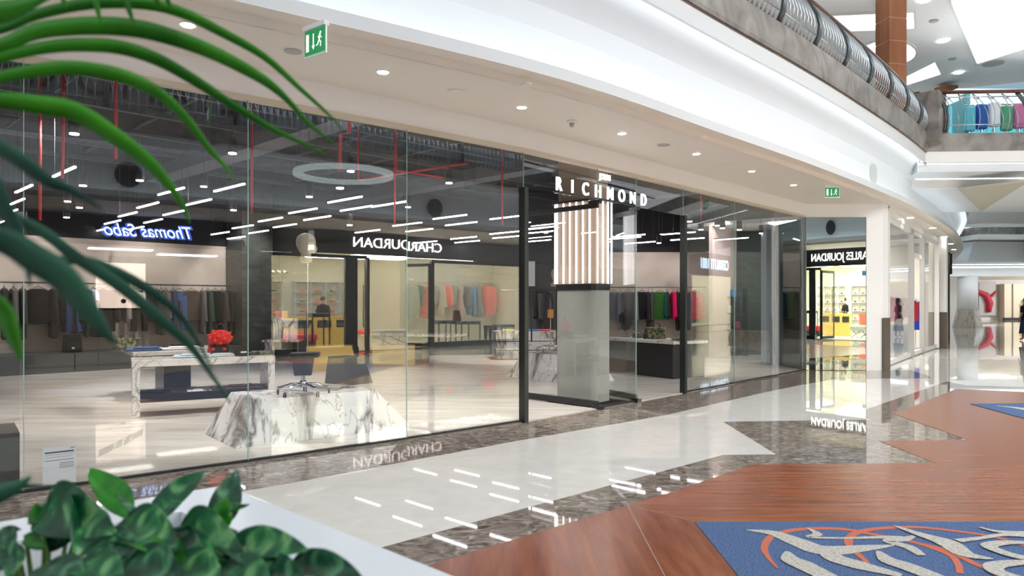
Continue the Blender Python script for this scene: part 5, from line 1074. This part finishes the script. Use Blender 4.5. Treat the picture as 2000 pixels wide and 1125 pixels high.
def person(name, lab, loc, rz, topcol, botcol, sit=False, arms='down', hair_long=True, skirt=True):
    zb = 0
    J = [(0, 0, .95), (0, 0, 1.12), (0, 0, 1.32), (0, -.01, 1.42), (0, -.02, 1.50), (0, -.02, 1.60)]
    Rr = [(.13, .10), (.11, .085), (.14, .09), (.05, .05), (.055, .06), (.07, .085)]
    B = [(0, 1), (1, 2), (2, 3), (3, 4), (4, 5)]
    for s in (-1, 1):
        k = len(J)
        if arms == 'down': J += [(.17 * s, 0, 1.36), (.22 * s, .02, 1.10), (.23 * s, -.06, .87), (.23 * s, -.09, .79)]
        else: J += [(.17 * s, 0, 1.36), (.23 * s, -.04, 1.12), (.10 * s, -.25, 1.06), (.05 * s, -.32, 1.06)]
        Rr += [(.055, .055), (.042, .042), (.028, .028), (.022, .03)]; B += [(2, k), (k, k + 1), (k + 1, k + 2), (k + 2, k + 3)]
        for f, (dx, dy) in enumerate(((-.014, 0), (0, -.01), (.014, -.005))):
            a, b, c = J[k + 3]; J.append((a + dx, b + dy - .02, c - .06 if arms == 'down' else c)); Rr.append((.008, .008)); B.append((k + 3, len(J) - 1))
        k = len(J); J += [(.09 * s, 0, .86), (.10 * s, -.02 * s, .48), (.10 * s, .03 - .05 * s, .09), (.10 * s, -.10 - .05 * s, .035)]
        Rr += [(.085, .085), (.055, .055), (.038, .038), (.035, .03)]; B += [(0, k), (k, k + 1), (k + 1, k + 2), (k + 2, k + 3)]
    t = body(name, lab, loc, rz, J, B, Rr, M_skin)
    mb = MB(); mb.lathe([(.145, .84), (.14, .95), (.125, 1.08), (.15, 1.25), (.165, 1.36), (.10, 1.42), (.06, 1.44)], (0, 0, 0), 18, 1.15, .78); mb.build('top', cloth(topcol), t, True)
    for s in (-1, 1):
        pts = [(.16 * s, 0, 1.37), (.225 * s, .02 if arms == 'down' else -.03, 1.12)] + ([] if arms == 'down' else [(.12 * s, -.22, 1.06)]); MB().tube(pts, [.068, .06] + ([] if arms == 'down' else [.045]), 10).build('sleeve', cloth(topcol), t, True)
    if skirt: MB().lathe([(.24, .28), (.21, .5), (.17, .8), (.145, .97)], (0, 0, 0), 18, 1, .85).build('skirt', cloth(botcol), t, True)
    else:
        for s in (-1, 1): MB().tube([(.085 * s, 0, .92), (.10 * s, -.02 * s, .5), (.10 * s, .03 - .05 * s, .06)], [.10, .08, .07], 12).build('trouser_leg', cloth(botcol), t, True)
    mb = MB(); mb.ball((0, .02, 1.63), (.088, .10, .105), 16, 10); 
    if hair_long: mb.ball((0, .06, 1.52), (.085, .06, .13), 14, 9)
    mb.build('hair', M_hair, t, True)
    mb = MB(); mb.ball((0, -.115, 1.585), (.012, .016, .02), 8, 6); mb.build('nose', M_skin, t, True)
    mb = MB()
    for s in (-1, 1): mb.ball((.028 * s, -.100, 1.605), (.010, .006, .006), 8, 5)
    mb.build('eyes', M_hair, t, True); MB().box((0, -.102, 1.553), (.04, .008, .008)).build('mouth', mat('lips', (.3, .06, .05), .5), t)
    return t
try:
    person('person', 'person in a black top and dark blue skirt walking at the right picture edge', (20.62, 28.8, 0), R(200), (.02, .02, .025), (.03, .05, .10))
    q = O(10.1, 7.3, .03); person('person', 'person in a black suit standing bent over the yellow counter across', (q.x, q.y, .03), RZO + math.pi, blk, blk, arms='front', hair_long=False, skirt=False)
except Exception as e: print('PEOPLE', e)
# ---------------------------------------------------------------- planter and plants in front
pc = Vector((-.944, 2.36)); e1 = Vector((.72, -.694)); e2 = Vector((-.76, -.65)); HP = .9
def PL(a, b): q = pc + e1 * a + e2 * b; return (q.x, q.y)
M_plw = mat('white_lacquer_planter', (.80, .86, .90), .18); M_soil = noisy('dark_soil', [(.3, (.02, .014, .01)), (.7, (.07, .05, .035))], 30, .95, bump=.6)
t = thing('planter', 'large glossy white planter box with a wide rim in the front left corner', 'planter', (0, 0, 0)); LP_, WP = 1.95, 2.1; rm = .22
outer = [(0, 0), (LP_, 0), (LP_, WP), (0, WP)]; innr = [(rm, rm), (LP_ - .1, rm), (LP_ - .1, WP - rm), (rm, WP - rm)]
mb = MB(); P4 = [PL(*p) for p in outer]; I4 = [PL(*p) for p in innr]
for k in range(4): mb.prism([P4[k], P4[(k + 1) % 4], I4[(k + 1) % 4], I4[k]], HP - .03, HP)
mb.build('rim', M_plw, t)
mb = MB()
for k in range(4):
    a, b = Vector(P4[k]), Vector(P4[(k + 1) % 4]); c = (Vector(P4[0]) + Vector(P4[2])) / 2; a = a + (c - a) * .03; b = b + (c - b) * .03
    a2 = a + (c - a) * .04; b2 = b + (c - b) * .04; mb.prism([a, b, b2, a2], 0.01, HP - .03)
mb.build('outer_wall', M_plw, t)
mb = MB()
for k in range(4):
    a, b = Vector(I4[k]), Vector(I4[(k + 1) % 4]); c = (Vector(I4[0]) + Vector(I4[2])) / 2; a2 = a - (c - a) * .02; b2 = b - (c - b) * .02; mb.prism([a, b, b2, a2], HP - .30, HP - .03)
mb.build('inner_wall', M_plw, t); mb = MB(); mb.prism(I4, HP - .28, HP - .22); mb.build('soil', M_soil, t)
def leafmat(name, stops, sc=8, rough=.3, stretch=(1, 1, 1)):
    m = noisy(name, stops, sc, rough, detail=3, dist=1.2, stretch=stretch, coat=0, spec=.3); b = m.node_tree.nodes['Principled BSDF']; b.inputs['Subsurface Weight'].default_value = 0; b.inputs['Transmission Weight'].default_value = 0; return m
M_leafA = leafmat('pothos_leaf', [(.40, (.004, .05, .022)), (.50, (.008, .10, .035)), (.56, (.03, .20, .06)), (.62, (.16, .36, .14))], 14, .28)
M_leafB = leafmat('fresh_leaf', [(.4, (.008, .12, .008)), (.6, (.02, .20, .01))], 9, .3)
M_leafC = leafmat('dark_leaf', [(.42, (.008, .04, .022)), (.54, (.02, .10, .05)), (.62, (.08, .25, .12))], 16, .25)
M_stem = mat('plant_stem', (.09, .20, .04), .5)
def leafmesh(L, Wd, droop, fold, tipb=.75, n=9, m=5):
    mb = MB(); vs = []
    for i in range(n + 1):
        t_ = i / n; wdt = Wd * 2.2 * t_ ** (.45 if tipb > .7 else .6) * (1 - t_) ** .8 + .0008; y = L * t_; z = -droop * L * t_ * t_
        for j in range(m):
            u = (j / (m - 1) - .5) * 2; vs.append((u * wdt / 2, y, z + fold * abs(u) * wdt / 2 + .003 * math.sin(9 * t_ + 4 * u)))
    fs = [(i * m + j, i * m + j + 1, (i + 1) * m + j + 1, (i + 1) * m + j) for i in range(n) for j in range(m - 1)]
    mb.add(vs, fs); return mb
def orient(o, base, tip, roll=0.0):
    d = (tip - base).normalized(); zz = (Vector((0, 0, .55)) + (Vector((0, 0, 1.5)) - base).normalized()).normalized(); x = d.cross(zz).normalized(); z = x.cross(d).normalized()
    Mx = Matrix((x, d, z)).transposed().to_4x4() @ Matrix.Rotation(roll, 4, 'Y'); Mx.translation = base; o.matrix_local = Mx
def plant(name, lab, root, leaves, mats):
    t = thing(name, lab, 'plant', (0, 0, 0))
    for (bx, by, bd, tx, ty, td, Wd, roll, mi, droop) in leaves:
        b = D(bx, by, bd); tp = D(tx, ty, td); L = (tp - b).length
        o = leafmesh(L, Wd * bd / 1400, droop, .35, .8 if mi != 1 else .6).build('leaf', mats[mi], t, True, solid=.0012, subd=1)
        orient(o, b, tp + Vector((0, 0, droop * L * .8)), roll)
        mid = (root + b) / 2 + Vector((0, 0, .05)); MB().tube([root, mid, b], [.006, .005, .0035], 6).build('leaf_stem', M_stem, t, True)
    return t
ML = [M_leafA, M_leafB, M_leafC]
soilz = HP - .22
plant('dieffenbachia', 'upright pointed leaves standing in the middle of the white planter', Vector((-.72, 1.55, soilz)), [
 (250,1015,1.55, 176,910,1.62, 78, .3,1,.1), (295,1018,1.55, 400,918,1.62, 62,-.3,0,.05), (420,1030,1.5, 466,918,1.58, 62, .3,2,.05), (405,1040,1.48, 452,975,1.5, 66,.8,1,.1), (330,1085,1.45, 228,962,1.5, 60,.9,2,.05), (300,1060,1.5, 250,985,1.5, 50, .5,1,0), (450,1000,1.5, 487,984,1.5, 10,0,1,0)], ML)
plant('variegated_pothos', 'broad mottled green leaves filling the left of the white planter', Vector((-.95, 1.45, soilz)), [
 (88,982,1.4, 150,1080,1.28, 110,.7,0,.4), (165,980,1.4, 185,1085,1.3, 95,-.8,0,.35), (100,1000,1.4, 70,1020,1.35, 60,.3,1,.5), (50,1045,1.35, 80,1075,1.3, 36,.4,1,.1), (135,1030,1.4, 105,1075,1.35, 60,0,2,.3),
 (8,1030,1.3, 15,1125,1.2, 50,.5,2,.1), (30,1060,1.3, 22,1130,1.2, 40,-.5,0,.1), (190,1050,1.35, 260,1125,1.2, 80,.2,2,.2), (5,1070,1.25,-20,1130,1.2,50,0,2,.1),(0,1036,1.3,42,1033,1.3,14,0,2,0)], ML)
plant('variegated_pothos', 'broad mottled green leaves filling the right of the white planter', Vector((-.5, 1.35, soilz)), [
 (245,1010,1.4, 318,1085,1.22, 85,.3,0,.2), (215,1060,1.35, 330,1080,1.2, 60,-.5,1,.2), (350,1030,1.35, 420,1100,1.2, 100,.5,0,.3), (395,1035,1.35, 455,1095,1.22, 95,-.7,0,.35), (440,1075,1.3, 560,1090,1.15, 80,.1,0,.25), (450,1060,1.3, 520,1120,1.15, 90,-.3,2,.2),
 (570,1095,1.25, 690,1135,1.1, 62,.2,2,.12), (330,1100,1.25, 420,1140,1.1, 95,0,0,.1), (250,1090,1.25, 340,1150,1.1, 95,.2,2,.1), (430,1110,1.2, 520,1160,1.1, 100,0,0,.1), (160,1090,1.25, 230,1150,1.15, 85,0,0,.1), (320,1060,1.3, 350,1110,1.2, 60,.6,1,.1), (90,1100,1.25, 150,1160,1.15, 85,0,2,.1), (520,1100,1.2, 590,1150,1.1, 60,.4,2,.1), (370,1050,1.3, 330,1035,1.3, 34,0,2,.1)], ML)
# palm
M_palm = leafmat('palm_leaflet', [(.35, (.012, .13, .004)), (.65, (.05, .30, .012))], 3, .4)
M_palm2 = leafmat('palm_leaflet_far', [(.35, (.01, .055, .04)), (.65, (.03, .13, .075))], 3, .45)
PALMS = [([(-160,95),(0,57),(70,28),(178,6),(284,7),(356,25),(427,60),(515,110),(587,174),(640,222),(668,252)], 1.25, 22, 0),
 ([(-160,140),(0,88),(71,60),(160,50),(249,53),(320,68),(409,100),(498,146),(551,185),(604,242),(658,284)], 1.2, 34, 0),
 ([(-160,160),(0,112),(89,92),(160,87),(231,92),(302,114),(373,153),(444,199),(533,252),(600,284),(640,304)], 1.2, 26, 0),
 ([(-160,180),(0,150),(71,137),(142,132),(231,146),(302,178),(356,224),(409,292),(440,325),(455,352)], 1.15, 26, 0),
 ([(-160,190),(0,195),(71,204),(142,217),(213,260),(284,313),(327,359),(356,400),(372,436)], 1.15, 36, 0),
 ([(-120,230),(-10,282),(50,322),(90,352),(140,372),(200,408)], .85, 30, 1),
 ([(-120,430),(0,470),(60,505),(120,545),(165,600),(205,650),(230,672)], .72, 62, 1),
 ([(-60,400),(60,440),(150,505),(235,560),(310,622),(370,675),(415,735),(452,790)], .95, 26, 1),
 ([(60,510),(140,508),(200,520),(280,560),(345,610),(385,665),(415,720)], 1.05, 20, 1),
 ([(-60,560),(0,600),(16,640),(32,680),(40,706)], .9, 34, 0),
 ([(-60,1000),(0,965),(30,952),(62,930)], .9, 34, 1),
 ([(-60,985),(0,955),(50,950),(112,950)], 1.0, 12, 1),
 ([(-140,40),(-20,25),(40,12),(110,-12)], 1.1, 40, 0),
 ([(-150,250),(-40,330),(0,400),(40,470),(60,560)], .8, 40, 1),
 ([(32,-10),(40,12),(46,34)], 1.2, 14, 0), ([(120,-12),(126,6),(131,16)], 1.2, 8, 0), ([(182,-10),(190,18),(197,44)], 1.2, 10, 0), ([(240,-12),(252,20),(262,48)], 1.2, 10, 0), ([(296,-14),(308,4),(314,14)], 1.2, 9, 0), ([(322,-14),(330,6),(334,16)], 1.2, 8, 0)]
t = thing('potted_palm', 'large palm with arching green leaflets reaching in from the upper left', 'palm', (0, 0, 0))
hub = D(-420, 420, 1.05)
for pts, dd, wpx, mi in PALMS:
    P = [D(x, y, dd + .0006 * (x - 200) * (.5 if mi == 0 else .2)) for x, y in pts]; sp = []
    for i in range(len(P) - 1):
        a, b, c, e = P[max(i - 1, 0)], P[i], P[i + 1], P[min(i + 2, len(P) - 1)]
        for k in range(4): u = k / 4; sp.append(.5 * ((2 * b) + (c - a) * u + (2 * a - 5 * b + 4 * c - e) * u * u + (3 * b - a - 3 * c + e) * u ** 3))
    sp.append(P[-1]); n = len(sp); vs = []; w0_ = wpx * dd / 1400
    for i, p in enumerate(sp):
        u = i / (n - 1); tg = (sp[min(i + 1, n - 1)] - sp[max(i - 1, 0)]).normalized(); sd = tg.cross(Vector((0, 1, .25)).normalized()).normalized(); up_ = sd.cross(tg); w_ = w0_ * (.55 + .45 * math.sin(math.pi * min(1, u * 1.2))) * (1 - u ** 5) + .0008
        vs += [p - sd * w_ / 2 + up_ * w_ * .15, p, p + sd * w_ / 2 + up_ * w_ * .15]
    mb = MB(); mb.add(vs, [(i * 3 + j, i * 3 + j + 1, i * 3 + j + 4, i * 3 + j + 3) for i in range(n - 1) for j in range(2)]); mb.build('leaflet', (M_palm, M_palm2)[mi], t, True, solid=.001)
MB().tube([Vector(PL(.6, 1.7) + (soilz,)), Vector(PL(.6, 1.75) + (1.1,)), hub], [.03, .025, .015], 8).build('stalk', M_stem, t, True)
MB().tube([hub, D(-160, 140, 1.2), D(-170, -100, 1.25)], [.015, .01, .006], 8).build('frond_rib', M_stem, t, True)
MB().tube([hub, D(-140, 420, .9), D(-60, 560, .9), D(-60, 1000, .95)], [.015, .01, .008, .005], 8).build('frond_rib', M_stem, t, True)
